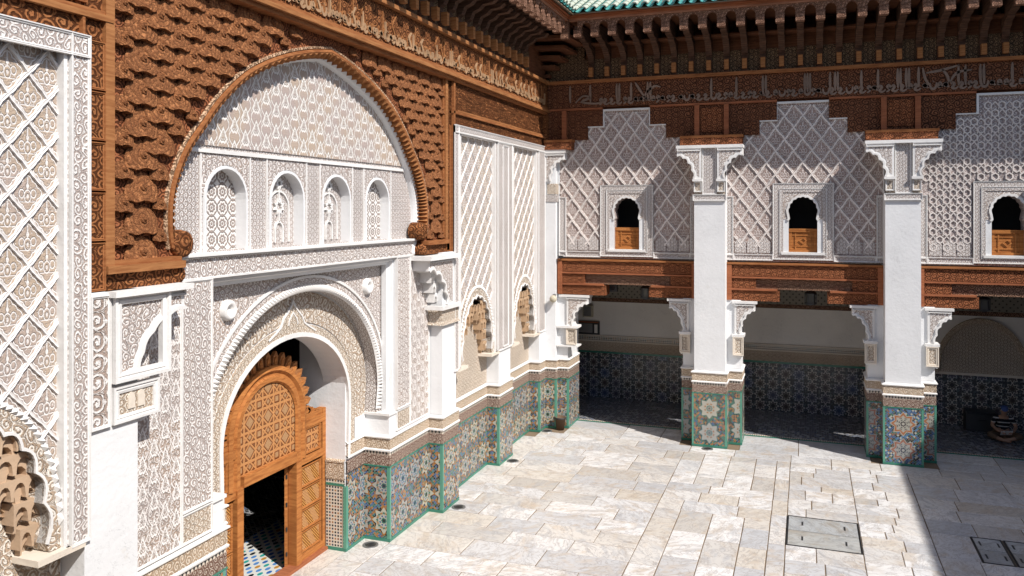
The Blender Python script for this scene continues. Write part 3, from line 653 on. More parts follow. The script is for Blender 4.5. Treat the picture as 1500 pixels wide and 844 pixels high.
# ================================================================ LEFT WALL
lw = thing('courtyard_wall', 'long sunlit left wall of carved white plaster over a tiled dado, beside the portal', 'wall', (XB, 17.0, 0))
def body(parent, *bx, mat='white', name='wall_body'):
    mb = MB()
    for b in bx: mb.box(*b)
    return mb.build(name, mat, parent)
body(lw, (-8.3, -7.39, 12.13, 14.35, 0, 8.2), (-7.39, XB, 12.74, 14.35, 0, 2.2), (-7.39, XB, 12.98, 14.35, 2.2, 5.2), (-7.6, -6.97, 13.95, 14.35, 5.2, 8.2), (-8.3, XB, 14.35, 20.40, 0, 9.3),
     (-8.3, XF, 20.38, 20.86, 0, 7.42), (-8.3, -6.27, 20.86, 21.02, 0, 7.34), (-8.3, -5.98, 21.02, 22.10, 0, 3.58), (-8.3, XF-0.12, 20.40, 21.3, 7.42, 9.3))
body(lw, (-8.3, -7.4, 1.0, 9.0, 0, 8.2), (-7.4, XB, 1.0, 8.40, 0, 2.2), (-7.4, XB, 1.0, 8.16, 2.2, 5.2), (-7.6, -6.97, 1.0, 7.2, 5.2, 8.2))
# lower dado right of the portal
pathR = [(-7.75, 12.13), (-7.385, 12.13), (-7.385, 12.74), (XB, 12.74), (XB, 14.30), (XF, 14.30), (XF, 15.0), (XB, 15.0), (XB, 17.37), (XF, 17.37), (XF, 18.19), (XB, 18.19), (XB, 20.38), (XF, 20.38), (XF, 20.86), (-6.27, 20.86), (-6.27, 21.02), (-5.98, 21.02), (-5.98, 22.05)]
dd = thing('tiled_dado', 'stepped zelij tile dado along the left wall, right of the wooden door', 'tiled dado', (XB, 16, 0))
dado(dd, pathR[2:], corner_ids=(1, 3, 9-0 if False else 7, 11, 13, 15))
dj = thing('tiled_dado', 'short recessed strip of zelij dado with small brown checker tiles beside the door', 'tiled dado', (-7.39, 12.3, 0))
MB().sweep(PL, pathR[:3], [(0, 0), (0.045, 0), (0.045, 0.055), (0, 0.055)]).build('base_strip', 'green', dj)
MB().sweep(PL, pathR[:2], [(0.03, 0.055), (0.03, 1.10)]).build('checker_field', 'checker', dj)
MB().sweep(PL, pathR[1:3], [(0.03, 0.055), (0.03, 1.30)]).build('tile_field', 'zel', dj)
MB().sweep(PL, pathR[:2], [(0, 1.10), (0.036, 1.10), (0.036, 1.14), (0, 1.14)]).build('edge_strip', 'green', dj)
MB().sweep(PL, pathR[:2], [(0, 1.14), (0.028, 1.14), (0.028, 1.22), (0, 1.22)]).build('tooth_band', 'checker', dj)
MB().sweep(PL, pathR[:2], [(0, 1.22), (0.04, 1.22), (0.04, 1.50), (0.05, 1.50), (0.05, 1.53), (0, 1.55)]).build('carved_band', 'dadoc', dj)
MB().sweep(PL, pathR[1:3], [(0, 1.325), (0.034, 1.325), (0.034, 1.515), (0, 1.515)]).build('script_band', 'dados', dj)
MB().sweep(PL, pathR[1:3], [(0, 1.575), (0.055, 1.575), (0.055, 1.61), (0, 1.61)]).build('lower_moulding', 'mould', dj)
MB().sweep(PL, pathR[1:3], [(0, 1.62), (0.04, 1.62), (0.04, 1.80), (0, 1.80)]).build('carved_band', 'dadoc', dj)
MB().sweep(PL, pathR[1:3], [(0, 1.80), (0.06, 1.82), (0.0, 1.86)]).build('upper_moulding', 'mould', dj)
for z0, z1, nm, m_ in ((0.055, 1.10, 'corner_tile', 'greenlt'),): MB().box(-7.40, -7.385+0.045, 12.13-0.045, 12.15, z0, z1).build(nm, m_, dj)
pathL = [(XF, 2.2), (XF, 3.0), (XB, 3.0), (XB, 3.77), (XB, 6.02), (XF, 6.02), (XF, 6.73), (XB, 6.73), (XB, 8.40), (-7.385, 8.40), (-7.385, 9.0), (-7.75, 9.0)]
dl = thing('tiled_dado', 'zelij tile dado at the foot of the wall left of the wooden door', 'tiled dado', (XB, 7.5, 0))
dado(dl, pathL, corner_ids=(6, 8))
# carved plaster panels on the wall beside the portal, right then left side
for side in (1, -1):
    y = lambda a: YC+side*a
    def pn(a0, a1, z0, z1, d, mat, **k):
        q = sorted((y(a0), y(a1))); return panel(lw, LF(XB), q[0], q[1], z0, z1, d, mat, **k)
    pn(2.40, 2.92, 2.25, 4.97, 0.03, 'script')
    pn(2.40, 2.92, 1.88, 2.23, 0.03, 'finebuff')
    pn(2.92, 3.72 if side > 0 else 3.85, 1.88, 4.93, 0.03, 'vine')
# right side bays between the pilasters : recessed carved ground
for (a, b) in ((15.0, 17.37), (18.19, 20.38)):
    MB().fbox(LF(XB), a, b, 1.87, 4.4, -0.02, 0.012).build('carved_panel', 'finebuff', lw)
MB().fbox(LF(XB), 3.77, 6.02, 1.87, 4.4, -0.02, 0.012).build('carved_panel', 'archleaf', lw)
# pilasters
def pilaster(y0, y1, top, label):
    top = 4.99 if top < 5 else top
    t = thing('pilaster', label, 'pilaster', (XF, (y0+y1)/2, 1.86), 'smooth white pilasters on the left wall')
    MB().box(XB-0.3, XF, y0+0.02, y1-0.02, 0.0, top).build('shaft', 'white', t); return t
pilaster(14.30, 15.0, 4.90, 'smooth white pilaster at the right side of the portal, under the brown arch foot')
pilaster(17.37, 18.19, 7.4, 'smooth white pilaster between the two lattice panels of the left wall')
pilaster(6.02, 6.73, 4.90, 'broad smooth white pilaster left of the portal, below the small framed arch console')
pilaster(2.9, 3.77, 7.4, 'white pilaster at the far left beyond the near niche')

# ---- lattice panels with niche
def lattice_rib(parent, fr, pts, w_, d0, d1, mat):
    mb = MB(); n = len(pts)
    for i in range(n):
        a, b = pts[max(0, i-1)], pts[min(n-1, i+1)]; dx, dy = b[0]-a[0], b[1]-a[1]; L = math.hypot(dx, dy) or 1
        hw = w_/2*pts[i][2]; nx, ny = -dy/L, dx/L
        for o_, d in ((-hw, d0), (-hw*0.72, d1), (0, d1-0.006), (hw*0.72, d1), (hw, d0)): mb.v.append(fr(pts[i][0]+nx*o_, pts[i][1]+ny*o_, d))
    for i in range(n-1):
        for j in range(4): a = i*5+j; mb.f.append((a, a+1, a+6, a+5))
    mb.build('lattice_rib', mat, parent)
def inside(poly, p):
    c = False; n = len(poly)
    for i in range(n):
        a, b = poly[i], poly[(i+1) % n]
        if (a[1] > p[1]) != (b[1] > p[1]) and p[0] < (b[0]-a[0])*(p[1]-a[1])/(b[1]-a[1])+a[0]: c = not c
    return c
def lattice(parent, fr, W, H, u_c, v_c, region, holes, w_, d0, d1, mat, amp=0.02):
    us = [p[0] for p in region]; vs = [p[1] for p in region]
    nmax = int((max(us)-min(us))/W+(max(vs)-min(vs))/H)+3
    for sg in (1, -1):
        for k in range(-nmax, nmax):
            run = []
            pts = []
            for i in range(-nmax*2, nmax*2):
                a = (u_c+k*W/2*1.0+sg*i*W/2+ (0), v_c+k*H/2*(-sg)+i*H/2)
                for q in range(9):
                    t = q/9; nx, ny = H*sg, -W; L = math.hypot(nx, ny)
                    o_ = 0.3*amp*math.sin(2*PI*t)*sg
                    pts.append((a[0]+sg*W/2*t+nx/L*o_, a[1]+H/2*t+ny/L*o_, 0.78+0.42*abs(math.sin(3*PI*t))))
            for p in pts+[(1e6, 1e6, 1)]:
                ok = inside(region, p) and not any(inside(h, p) for h in holes)
                if ok: run.append(p)
                else:
                    if len(run) >= 4: lattice_rib(parent, fr, run, w_, d0, d1+(0.0035 if sg > 0 else 0), mat)
                    run = []
def niche_panel(y0, y1, label, mq, ribmat='rib'):
    """y0..y1 = clear width between pilasters"""
    c = (y0+y1)/2; hw = (y1-y0)/2
    t = thing('lattice_panel', label, 'plaster panel', (XF, c, 2.6), 'lattice panels with niches on the left wall')
    fr = LF(XF)
    zs = 2.72; R = hw-0.22; apex = 4.18
    def arc(r, top, n=24, cus=0, amp=0.0):
        out = []
        for k in range(n+1):
            th = PI*k/n; e = abs(math.sin(PI*cus*k/n)) if cus else 0
            rr = r+amp*e
            x = -math.cos(th)*rr; z = (top-zs+amp*e)*(math.sin(th)**0.9 if math.sin(th) > 0 else 0)
            out.append((c+x, zs+z))
        return out
    outer = arc(R, apex); inner = arc(R-0.17, apex-0.26, 66, 11, 0.055)
    u0, u1, vt = y0+0.20, y1-0.20, 7.34
    # field
    region = [(u0, 2.62)]+[(u0, vt), (u1, vt), (u1, 2.62)]+[(u1, 2.62)]
    reg = [(u0-0.05, zs), (u0-0.05, vt+0.02), (u1+0.05, vt+0.02), (u1+0.05, zs)]+[p for p in reversed(outer)]
    MB().plate(fr, [(u0-0.01, 2.63), (u0-0.01, vt+0.01), (u1+0.01, vt+0.01), (u1+0.01, 2.63), (c+R, 2.63)]+list(reversed(outer))+[(c-R, 2.63)], [], -0.30, -0.085).build('lattice_ground', 'lat_l', t, uvoff=(-c, -(apex+0.02)-0.0))
    lattice(t, fr, 0.40, 0.44, c, apex+0.02, reg, [], 0.034 if mq == 'muqw' else 0.024, -0.09, -0.062 if mq == 'muqw' else -0.068, ribmat, 0.016)
    # recess side boards that carry frame strips
    for a, b in ((y0-0.02, y0+0.20), (y1-0.20, y1+0.02)):
        MB().fbox(fr, a, b, 2.62, vt+0.02, -0.30, -0.004).build('side_strip', 'fine', t)
        MB().sweep(fr, [((b if a < c else a), 2.62), ((b if a < c else a), vt)], [(-0.02, -0.1), (-0.02, 0.008), (0.02, 0.008), (0.02, -0.1)]).build('bead', 'mould', t)
        MB().fbox(fr, a-0.0, b+0.0, 2.58, 2.62, -0.30, 0.03).build('impost_ledge', 'mould', t)
    MB().fbox(fr, y0-0.02, y1+0.02, vt+0.02, 7.50, -0.30, -0.002).build('top_strip', 'fine', t)
    MB().fbox(fr, u0, u1, vt, vt+0.03, -0.30, 0.008).build('bead', 'mould', t)
    # carved arch band with rope edge and cusped lip
    MB().plate(fr, outer+[(c+R, 2.63), (c+R-0.12, 2.63)]+list(reversed(inner))+[(c-R+0.12, 2.63), (c-R, 2.63)], [], -0.30, -0.03).build('arch_band', 'archleaf', t)
    mb = MB(); pts = outer
    fine = []
    for k in range(len(pts)-1):
        for q in range(4): fine.append((pts[k][0]+(pts[k+1][0]-pts[k][0])*q/4, pts[k][1]+(pts[k+1][1]-pts[k][1])*q/4))
    for k in range(0, len(fine)-2, 2):
        a, b = fine[k], fine[k+2]; dx, dz = b[0]-a[0], b[1]-a[1]; L = math.hypot(dx, dz) or 1; nx, nz = -dz/L, dx/L
        i = len(mb.v); m_ = ((a[0]+b[0])/2, (a[1]+b[1])/2)
        mb.v += [fr(a[0]-nx*.035, a[1]-nz*.035, -.03), fr(a[0]+nx*.02, a[1]+nz*.02, -.03), fr(b[0]+nx*.035, b[1]+nz*.035, -.03), fr(b[0]-nx*.02, b[1]-nz*.02, -.03), fr(m_[0], m_[1], 0.012)]
        mb.f += [(i, i+1, i+4), (i+1, i+2, i+4), (i+2, i+3, i+4), (i+3, i, i+4)]
    mb.build('rope_moulding', 'mould', t)
    MB().sweep(fr, inner, [(-0.03, -0.03), (-0.025, -0.008), (0.0, -0.008), (0.0, -0.14)]).build('arch_lip', 'mould', t)
    # honeycomb corbelling under the arch, growing out of both jambs
    for sg in (-1, 1):
        tiers = [(2.60, 0.16, 0), (2.86, 0.22, 0), (3.10, 0.34, 1), (3.34, 0.46, 1), (3.56, 0.60, 2)]
        for k, (z0_, wd_, n) in enumerate(tiers):
            z1_ = z0_+0.23; tq = min(0.98, max(0.0, (z1_-0.02-zs)/(apex-0.26-zs))); edge = c+sg*((R-0.17)*math.sqrt(1-tq*tq)+0.12)
            for h_, dd_, ins in ((0.0, -0.225+0.034*k, 0.0), (0.09, -0.165+0.030*k, 0.04)):
                zb_, zt_ = z0_+h_, z1_+h_*0.6; na = n+1+(1 if h_ else 0); w0 = wd_+0.06+ins; cw = w0/na; low = []
                for j in range(na):
                    e0 = edge-sg*cw*j
                    low += [(e0-sg*cw*0.10, zb_)]+[(e0-sg*cw*(0.5-0.40*math.cos(PI*q/6)), zb_+0.03+0.12*math.sin(PI*q/6)**0.8) for q in range(7)]+[(e0-sg*cw*0.90, zb_)]
                poly = [(edge, zt_), (edge, zb_)]+low+[(edge-sg*w0, zb_), (edge-sg*w0, zt_)]
                MB().plate(fr, poly, [], -0.298+0.0007*k, dd_, True).build('honeycomb_tier', mq, t)
        MB().fbox(fr, *(sorted((c+sg*(hw+0.0), c+sg*(R-0.30)))), 2.56, 2.62, -0.30, 0.04).build('bracket_shelf', 'cream', t)
    if mq == 'muqw':
        for k in range(9):
            a_ = math.radians(20+k*17.5); cx_, cz_ = c+hw-0.50, 2.98
            MB().plate(LF(XB), [(cx_-0.02*math.sin(a_), cz_), (cx_+0.14*math.cos(a_)-0.022*math.sin(a_), cz_+0.14*math.sin(a_)), (cx_+0.19*math.cos(a_), cz_+0.19*math.sin(a_)), (cx_+0.14*math.cos(a_)+0.022*math.sin(a_), cz_+0.14*math.sin(a_)), (cx_+0.02*math.sin(a_), cz_)], [], 0.01, 0.05, True).build('shell_petal', 'muq', t)
    return t
niche_panel(15.0, 17.37, 'tall white diamond lattice panel over a honeycomb niche, just right of the portal', 'muq')
niche_panel(18.19, 20.38, 'narrower white diamond lattice panel over a honeycomb niche, next to the courtyard corner', 'muq')
niche_panel(3.77, 6.02, 'large near lattice panel with scalloped arch at the left edge', 'muqw')
# outer border strip round the panels
fb = thing('panel_border', 'carved white border strip framing the near lattice panel, beside brown wood', 'plaster border', (XF, 5.9, 2.6))
panel(fb, LF(XF), 5.86, 6.08, 2.60, 7.50, 0.025, 'script', 0.03, 0.02)
panel(fb, LF(XF), 6.09, 6.33, 3.64, 4.96, 0.02, 'sscroll', 0.03, 0.02)
panel(fb, LF(XF), 3.0, 6.08, 7.28, 7.50, 0.028, 'script', 0.03, 0.02)
fb2 = thing('panel_border', 'carved white border framing the pair of lattice panels near the corner', 'plaster border', (XF, 15.0, 2.6))
panel(fb2, LF(XF), 14.86, 15.08, 2.60, 7.50, 0.02, 'fine', 0.03, 0.02)
panel(fb2, LF(XF), 17.30, 18.26, 2.60, 7.36, 0.02, 'fine', 0.03, 0.02)
panel(fb2, LF(XF), 17.60, 17.95, 2.66, 7.30, 0.03, 'fine', 0.03, 0.02)
panel(fb2, LF(XF), 20.30, 20.84, 2.60, 7.36, 0.02, 'fine', 0.03, 0.02)
panel(fb2, LF(XF), 14.86, 20.84, 7.36, 7.52, 0.024, 'fine', 0.03, 0.02)

# ================================================================ PORTAL
po = thing('carved_portal', 'deep carved white plaster portal with round arch around the wooden door', 'portal', (-6.9, YC, 0))
fr = LF(0.0)
# outer surround : plate at XB with rectangular hole (bands laid on it)
MB().plate(fr, [(7.64, 2.24), (8.17, 2.24), (8.17, 4.95), (12.97, 4.95), (12.97, 2.24), (13.5, 2.24), (13.83, 5.27), (7.31, 5.27)], [], -7.12, XB-0.001).build('surround', 'white', po)
panel(po, LF(XB), 7.50, 13.64, 4.97, 5.25, 0.03, 'script')
MB().sweep(LF(-6.9), [(8.175, 2.20), (8.175, 4.945), (12.965, 4.945), (12.965, 2.20)], [(0.0, -0.2), (0.0, -0.02), (0.03, -0.02), (0.05, -0.08), (0.10, -0.10), (0.10, -0.2)]).build('rectangular_frame', 'white', po)
# rope arch plate
def arch_pts(c, zs, half, top, n=28, p=1.0, cus=0, amp=0.0, a0=0.0):
    out = []
    for k in range(n+1):
        th = a0+(PI-2*a0)*k/n; e = abs(math.sin(PI*cus*k/n)) if cus else 0
        out.append((c-(half+amp*e)*math.cos(th), zs+(top-zs+amp*e)*max(0, math.sin(th))**p))
    return out
AO = arch_pts(YC, 2.72, 2.24, 4.60, 36, 1.0)
AO = [(YC-2.17, 2.24)]+AO+[(YC+2.17, 2.24)]
MB().plate(fr, [(8.12, 2.20), (8.12, 4.98), (13.02, 4.98), (13.02, 2.20)]+list(reversed(AO)), [], -7.40, -7.12).build('spandrel', 'spandrel', po)
mb = MB()
fine = []
for k in range(len(AO)-1):
    L = math.hypot(AO[k+1][0]-AO[k][0], AO[k+1][1]-AO[k][1]); n = max(1, round(L/0.06))
    for q in range(n): fine.append((AO[k][0]+(AO[k+1][0]-AO[k][0])*q/n, AO[k][1]+(AO[k+1][1]-AO[k][1])*q/n))
for k in range(len(fine)-1):      # scalloped rope of little beads around the arch
    a, b = fine[k], fine[k+1]
    dx, dz = b[0]-a[0], b[1]-a[1]; L = math.hypot(dx, dz) or 1; nx, nz = -dz/L, dx/L; m_ = ((a[0]+b[0])/2, (a[1]+b[1])/2); i = len(mb.v)
    sh = 0.02 if k % 2 else 0.0
    mb.v += [fr(a[0]-nx*.03, a[1]-nz*.03, -7.13), fr(a[0]+nx*.09, a[1]+nz*.09, -7.13), fr(b[0]+nx*.09, b[1]+nz*.09, -7.13), fr(b[0]-nx*.03, b[1]-nz*.03, -7.13), fr(m_[0]+nx*.03, m_[1]+nz*.03, -7.045)]
    mb.f += [(i, i+1, i+4), (i+1, i+2, i+4), (i+2, i+3, i+4), (i+3, i, i+4)]
mb.build('rope_moulding', 'mould', po)
AO2 = arch_pts(YC, 2.72, 2.44, 4.80, 40, 1.0)
MB().sweep(fr, AO2, [(-0.02, -7.12), (-0.02, -7.095), (0.02, -7.095), (0.02, -7.12)]).build('arch_bead', 'mould', po)
MB().sweep(fr, AO, [(0.002, -7.40), (0.002, -7.12)]).build('arch_soffit', 'fine', po)
# inner arch plate, opening to the vestibule
AI = arch_pts(YC, 2.55, 1.60, 3.86, 30, 0.96)
AIb = [(YC-1.56, 1.54)]+AI+[(YC+1.56, 1.54)]
big = arch_pts(YC, 2.72, 2.30, 4.70, 30)
MB().plate(fr, [(YC-2.2, 1.55), (YC-2.2, 2.3)]+big+[(YC+2.2, 2.3), (YC+2.2, 1.55)]+list(reversed(AIb)), [], -7.82, -7.385).build('inner_arch', 'white', po)
MB().plate(LF(-7.385), [(YC-2.17, 1.88), (YC-2.17, 2.3)]+arch_pts(YC, 2.72, 2.22, 4.56, 30)+[(YC+2.17, 2.3), (YC+2.17, 1.88)]+list(reversed([(YC-1.82, 1.88)]+arch_pts(YC, 2.55, 1.84, 4.08, 30, 0.96)+[(YC+1.82, 1.88)])), [], 0.0, 0.018).build('leaf_band', 'archleaf', po)
MB().plate(LF(-7.385), [(YC-1.80, 1.60)]+arch_pts(YC, 2.55, 1.81, 4.05, 30, 0.96)+[(YC+1.80, 1.60)]+list(reversed([(YC-1.64, 1.60)]+arch_pts(YC, 2.55, 1.66, 3.92, 30, 0.96)+[(YC+1.64, 1.60)])), [], 0.0, 0.03).build('arch_ring', 'finebuff', po)
MB().sweep(LF(-7.385), [(YC-1.60, 1.60)]+arch_pts(YC, 2.55, 1.63, 3.89, 30, 0.96)+[(YC+1.60, 1.60)], [(-0.04, 0.0), (-0.04, 0.05), (0.03, 0.05), (0.03, -0.01)]).build('arch_bead', 'mould', po)
og = [(YC-0.60, 3.90), (YC-0.40, 4.00), (YC-0.30, 4.06), (YC-0.24, 4.17), (YC-0.12, 4.27), (YC-0.04, 4.36), (YC, 4.43), (YC+0.04, 4.36), (YC+0.12, 4.27), (YC+0.24, 4.17), (YC+0.30, 4.06), (YC+0.40, 4.00), (YC+0.60, 3.90)]
MB().plate(LF(-7.385), og, [], 0.018, 0.032).build('crown_field', 'finebuff', po)
MB().sweep(LF(-7.385), og, [(-0.012, 0.01), (-0.01, 0.045), (0.014, 0.045), (0.018, 0.03)]).build('crown_ornament', 'mould', po)
MB().sweep(LF(-7.385), [(YC-0.12, 4.06), (YC-0.10, 4.14), (YC, 4.25), (YC+0.10, 4.14), (YC+0.12, 4.06)], [(-0.01, 0.03), (-0.01, 0.045), (0.012, 0.045), (0.012, 0.03)]).build('crown_ornament', 'mould', po)
for sg in (-1, 1):
    cy = YC+sg*1.80
    MB().lathe((-7.12, cy, 4.50), [(0.0, 0.02), (0.05, 0.015), (0.065, 0.06), (0.10, 0.09), (0.13, 0.06), (0.14, 0.0)], 24, ax=0).build('roundel', 'mould', po, smooth=True)
    MB().fbox(LF(-7.39), *(sorted((YC+sg*2.17, YC+sg*1.82))), 1.86, 2.2, 0.0, 0.04).build('impost', 'white', po)
    MB().fbox(LF(XB), *(sorted((YC+sg*2.13, YC+sg*2.42))), 2.20, 2.24, -0.50, 0.03).build('impost_ledge', 'mould', po)
# vestibule floor, threshold and dark hall behind
MB().box(-7.82, -7.375, 9.0, 12.13, -0.05, 0.0).build('threshold_slab', 'marble', po)
# ---- tympanum above
ty = thing('carved_tympanum', 'white carved tympanum with four blind arched windows under the brown pointed arch', 'tympanum', (-7.03, YC, 5.25))
HW = [(3.08, 5.0), (3.1, 5.1), (3.19, 5.3), (3.25, 5.5), (3.26, 5.8), (3.22, 6.05), (3.12, 6.3), (2.97, 6.55), (2.7, 6.85), (2.45, 7.12), (2.05, 7.45), (1.65, 7.68), (1.1, 7.9), (.5, 8.07), (0, 8.16)]
def dens(h, k=3):
    out = []
    for a, b in zip(h[:-1], h[1:]):
        for q in range(k): out.append((a[0]+(b[0]-a[0])*q/k, a[1]+(b[1]-a[1])*q/k))
    return out+[h[-1]]
def arch_curve(o=0.0, zmin=4.9):
    L = [(YC-a, z) for a, z in HW]; R_ = [(YC+a, z) for a, z in reversed(HW[:-1])]
    P = L+R_
    # Catmull-Rom smoothing
    Q = []
    for i in range(len(P)-1):
        p0, p1, p2, p3 = P[max(0, i-1)], P[i], P[i+1], P[min(len(P)-1, i+2)]
        if i == len(HW)-1 : p0 = p1
        if i == len(HW)-2 : p3 = p2
        for q in range(4):
            t = q/4
            Q.append(tuple(0.5*((2*p1[j])+(-p0[j]+p2[j])*t+(2*p0[j]-5*p1[j]+4*p2[j]-p3[j])*t*t+(-p0[j]+3*p1[j]-3*p2[j]+p3[j])*t**3) for j in (0, 1)))
    Q.append(P[-1])
    if o:
        R2 = []
        for i, p in enumerate(Q):
            a, b = Q[max(0, i-1)], Q[min(len(Q)-1, i+1)]; dx, dy = b[0]-a[0], b[1]-a[1]; L_ = math.hypot(dx, dy)
            R2.append((p[0]-dy/L_*o, p[1]+dx/L_*o))
        Q = R2
    return [p for p in Q if p[1] >= zmin]
AW = arch_curve()
win_c = [YC-2.03, YC-0.73, YC+0.57, YC+1.87]
def wpts(c, hw=0.385, zb=5.30, zs=5.95, zt=6.34): return [(c-hw, zb)]+arch_pts(c, zs, hw, zt, 14)+[(c+hw, zb)]
low = [p for p in AW if p[1] >= 5.25]
tl = [p for p in arch_curve(0.05) if p[1] >= 5.25]
MB().plate(LF(-6.95), tl, [wpts(c) for c in win_c], -0.20, 0.0).build('tympanum_field', 'fine', ty)
up = [p for p in arch_curve(-0.02) if p[1] >= 6.56]
MB().plate(LF(-6.95), up, [], 0.0, 0.02).build('scroll_field', 'tymp', ty)
MB().sweep(LF(-6.95), [(up[0][0], 6.54), (up[-1][0], 6.54)], [(-0.025, 0.0), (-0.025, 0.035), (0.025, 0.035), (0.025, 0.0)]).build('bead', 'mould', ty)
MB().sweep(LF(-6.95), arch_curve(0.0, 5.0), [(-0.01, 0.0), (-0.01, 0.12), (0.04, 0.13), (0.09, 0.10), (0.11, 0.05), (0.12, 0.0)]).build('arch_ring', 'white', ty)
for i, c in enumerate(win_c):
    wdt = 0.44
    f = MB()
    f.sweep(LF(-6.95), [(c-0.385, 5.28)]+arch_pts(c, 5.95, 0.385, 6.34, 14)+[(c+0.385, 5.28)], [(-0.035, 0.0), (-0.03, 0.025), (0.006, 0.025), (0.006, -0.17)])
    wo = f.build('blind_window', 'white', ty)
    MB().plate(LF(-6.95), wpts(c, 0.40, 5.27, 5.95, 6.36), [], -0.17, -0.15).build('screen', 'stars' if i in (0, 3) else 'fine', wo)
    if i in (1, 2):      # openwork tracery drawn over the screen
        mb = MB()
        mb.sweep(LF(-6.95), [(c-0.24, 5.35)]+arch_pts(c, 5.82, 0.24, 6.08, 12)+[(c+0.24, 5.35)], [(-0.012, -0.15), (-0.012, -0.125), (0.012, -0.125), (0.012, -0.15)])
        mb.sweep(LF(-6.95), [(c-0.09, 5.35)]+arch_pts(c, 5.52, 0.09, 5.64, 8)+[(c+0.09, 5.35)], [(-0.012, -0.15), (-0.012, -0.12), (0.012, -0.12), (0.012, -0.15)])
        for cz, rr in ((5.86, 0.10), (6.19, 0.07)):
            st = [(c+(rr if k % 2 else rr*0.6)*math.cos(k*PI/8), cz+(rr if k % 2 else rr*0.6)*math.sin(k*PI/8)) for k in range(16)]
            mb.sweep(LF(-6.95), st, [(-0.012, -0.15), (-0.012, -0.12), (0.012, -0.12), (0.012, -0.15)], True)
        mb.fbox(LF(-6.95), c-0.01, c+0.01, 5.64, 5.78, -0.15, -0.12); mb.fbox(LF(-6.95), c-0.01, c+0.01, 5.95, 6.12, -0.15, -0.12)
        mb.build('tracery', 'mould', wo)
    for a in (c-0.47, c+0.47):
        MB().fbox(LF(-6.95), a-0.012, a+0.012, 5.28, 6.53, 0.0, 0.02).build('bead', 'mould', ty)
    MB().plate(LF(-6.95), [(c-0.45, 5.98)]+[(c-0.45, 6.51), (c+0.45, 6.51), (c+0.45, 5.98)]+list(reversed([(c-0.42, 5.98)]+[p for p in arch_pts(c, 5.95, 0.42, 6.38, 16) if p[1] > 5.98]+[(c+0.42, 5.98)])), [], 0.0, 0.012).build('window_spandrel', 'spandrel', ty)
MB().fbox(LF(-6.95), YC-3.2, YC+3.2, 5.25, 5.285, -0.05, 0.16).build('sill', 'mould', ty)

# ================================================================ BROWN WOODEN SPANDREL OVER THE ARCH
ws = thing('wooden_arch_surround', 'brown carved cedar facing around the big pointed arch, covered with shell-like bosses', 'wood facing', (-6.6, YC, 5.0))
A1 = arch_curve(0.0, 5.0)
XS = -6.71
outer = [(6.30, 4.98), (6.30, 8.45), (14.84, 8.45), (14.84, 4.98), (13.25, 4.98)]
hole = arch_curve(0.02, 5.02)
MB().plate(LF(0), [(6.33, 5.0), (6.33, 8.5), (14.84, 8.5), (14.84, 5.0)]+list(reversed(hole)), [], -6.96, XS).build('backing_board', 'beam', ws)
# ribbed hood: many small flutes on the soffit
hp = arch_curve(0.0, 5.35)
fl = []; acc = 0
for a, b in zip(hp[:-1], hp[1:]):
    L = math.hypot(b[0]-a[0], b[1]-a[1]); n = max(1, round(L/0.11))
    for q in range(n): fl.append(((a[0]+(b[0]-a[0])*q/n, a[1]+(b[1]-a[1])*q/n)))
fl.append(hp[-1])
hood = MB().sweep(LF(0), hp, [(-0.05, XS), (-0.045, XS+0.045), (-0.01, XS+0.05), (0.01, XS+0.04), (0.01, -6.90)]).build('arch_hood', 'cedar', ws)
for k in range(len(fl)-1):
    a, b = fl[k], fl[k+1]
    dx, dz = b[0]-a[0], b[1]-a[1]; L = math.hypot(dx, dz) or 1; nx, nz = dz/L, -dx/L     # inward (right of travel)
    mb = MB(); m_ = ((a[0]+b[0])/2, (a[1]+b[1])/2); e = 0.34
    p0 = (m_[0]-dx*e, m_[1]-dz*e); p1 = (m_[0]+dx*e, m_[1]+dz*e)
    q = []
    for (d_, r_) in ((XS+0.055, 0.03), (XS-0.01, 0.08), (-6.89, 0.08)):
        for p, r2 in ((p0, 0.008), (m_, r_), (p1, 0.008)): q.append((-0 + (XS*0) + d_, p[0]+nx*r2, p[1]+nz*r2))
    mb.v = q; mb.f = [(0, 1, 4, 3), (1, 2, 5, 4), (3, 4, 7, 6), (4, 5, 8, 7), (0, 2, 1)]
    mb.build('hood_flute', 'cedar_lt', ws)
print('flutes', len(fl))
MB().sweep(LF(0), arch_curve(0.075, 5.35), [(-0.02, XS), (-0.015, XS+0.03), (0.015, XS+0.03), (0.02, XS)]).build('hood_bead', 'cedar_ltc', ws)
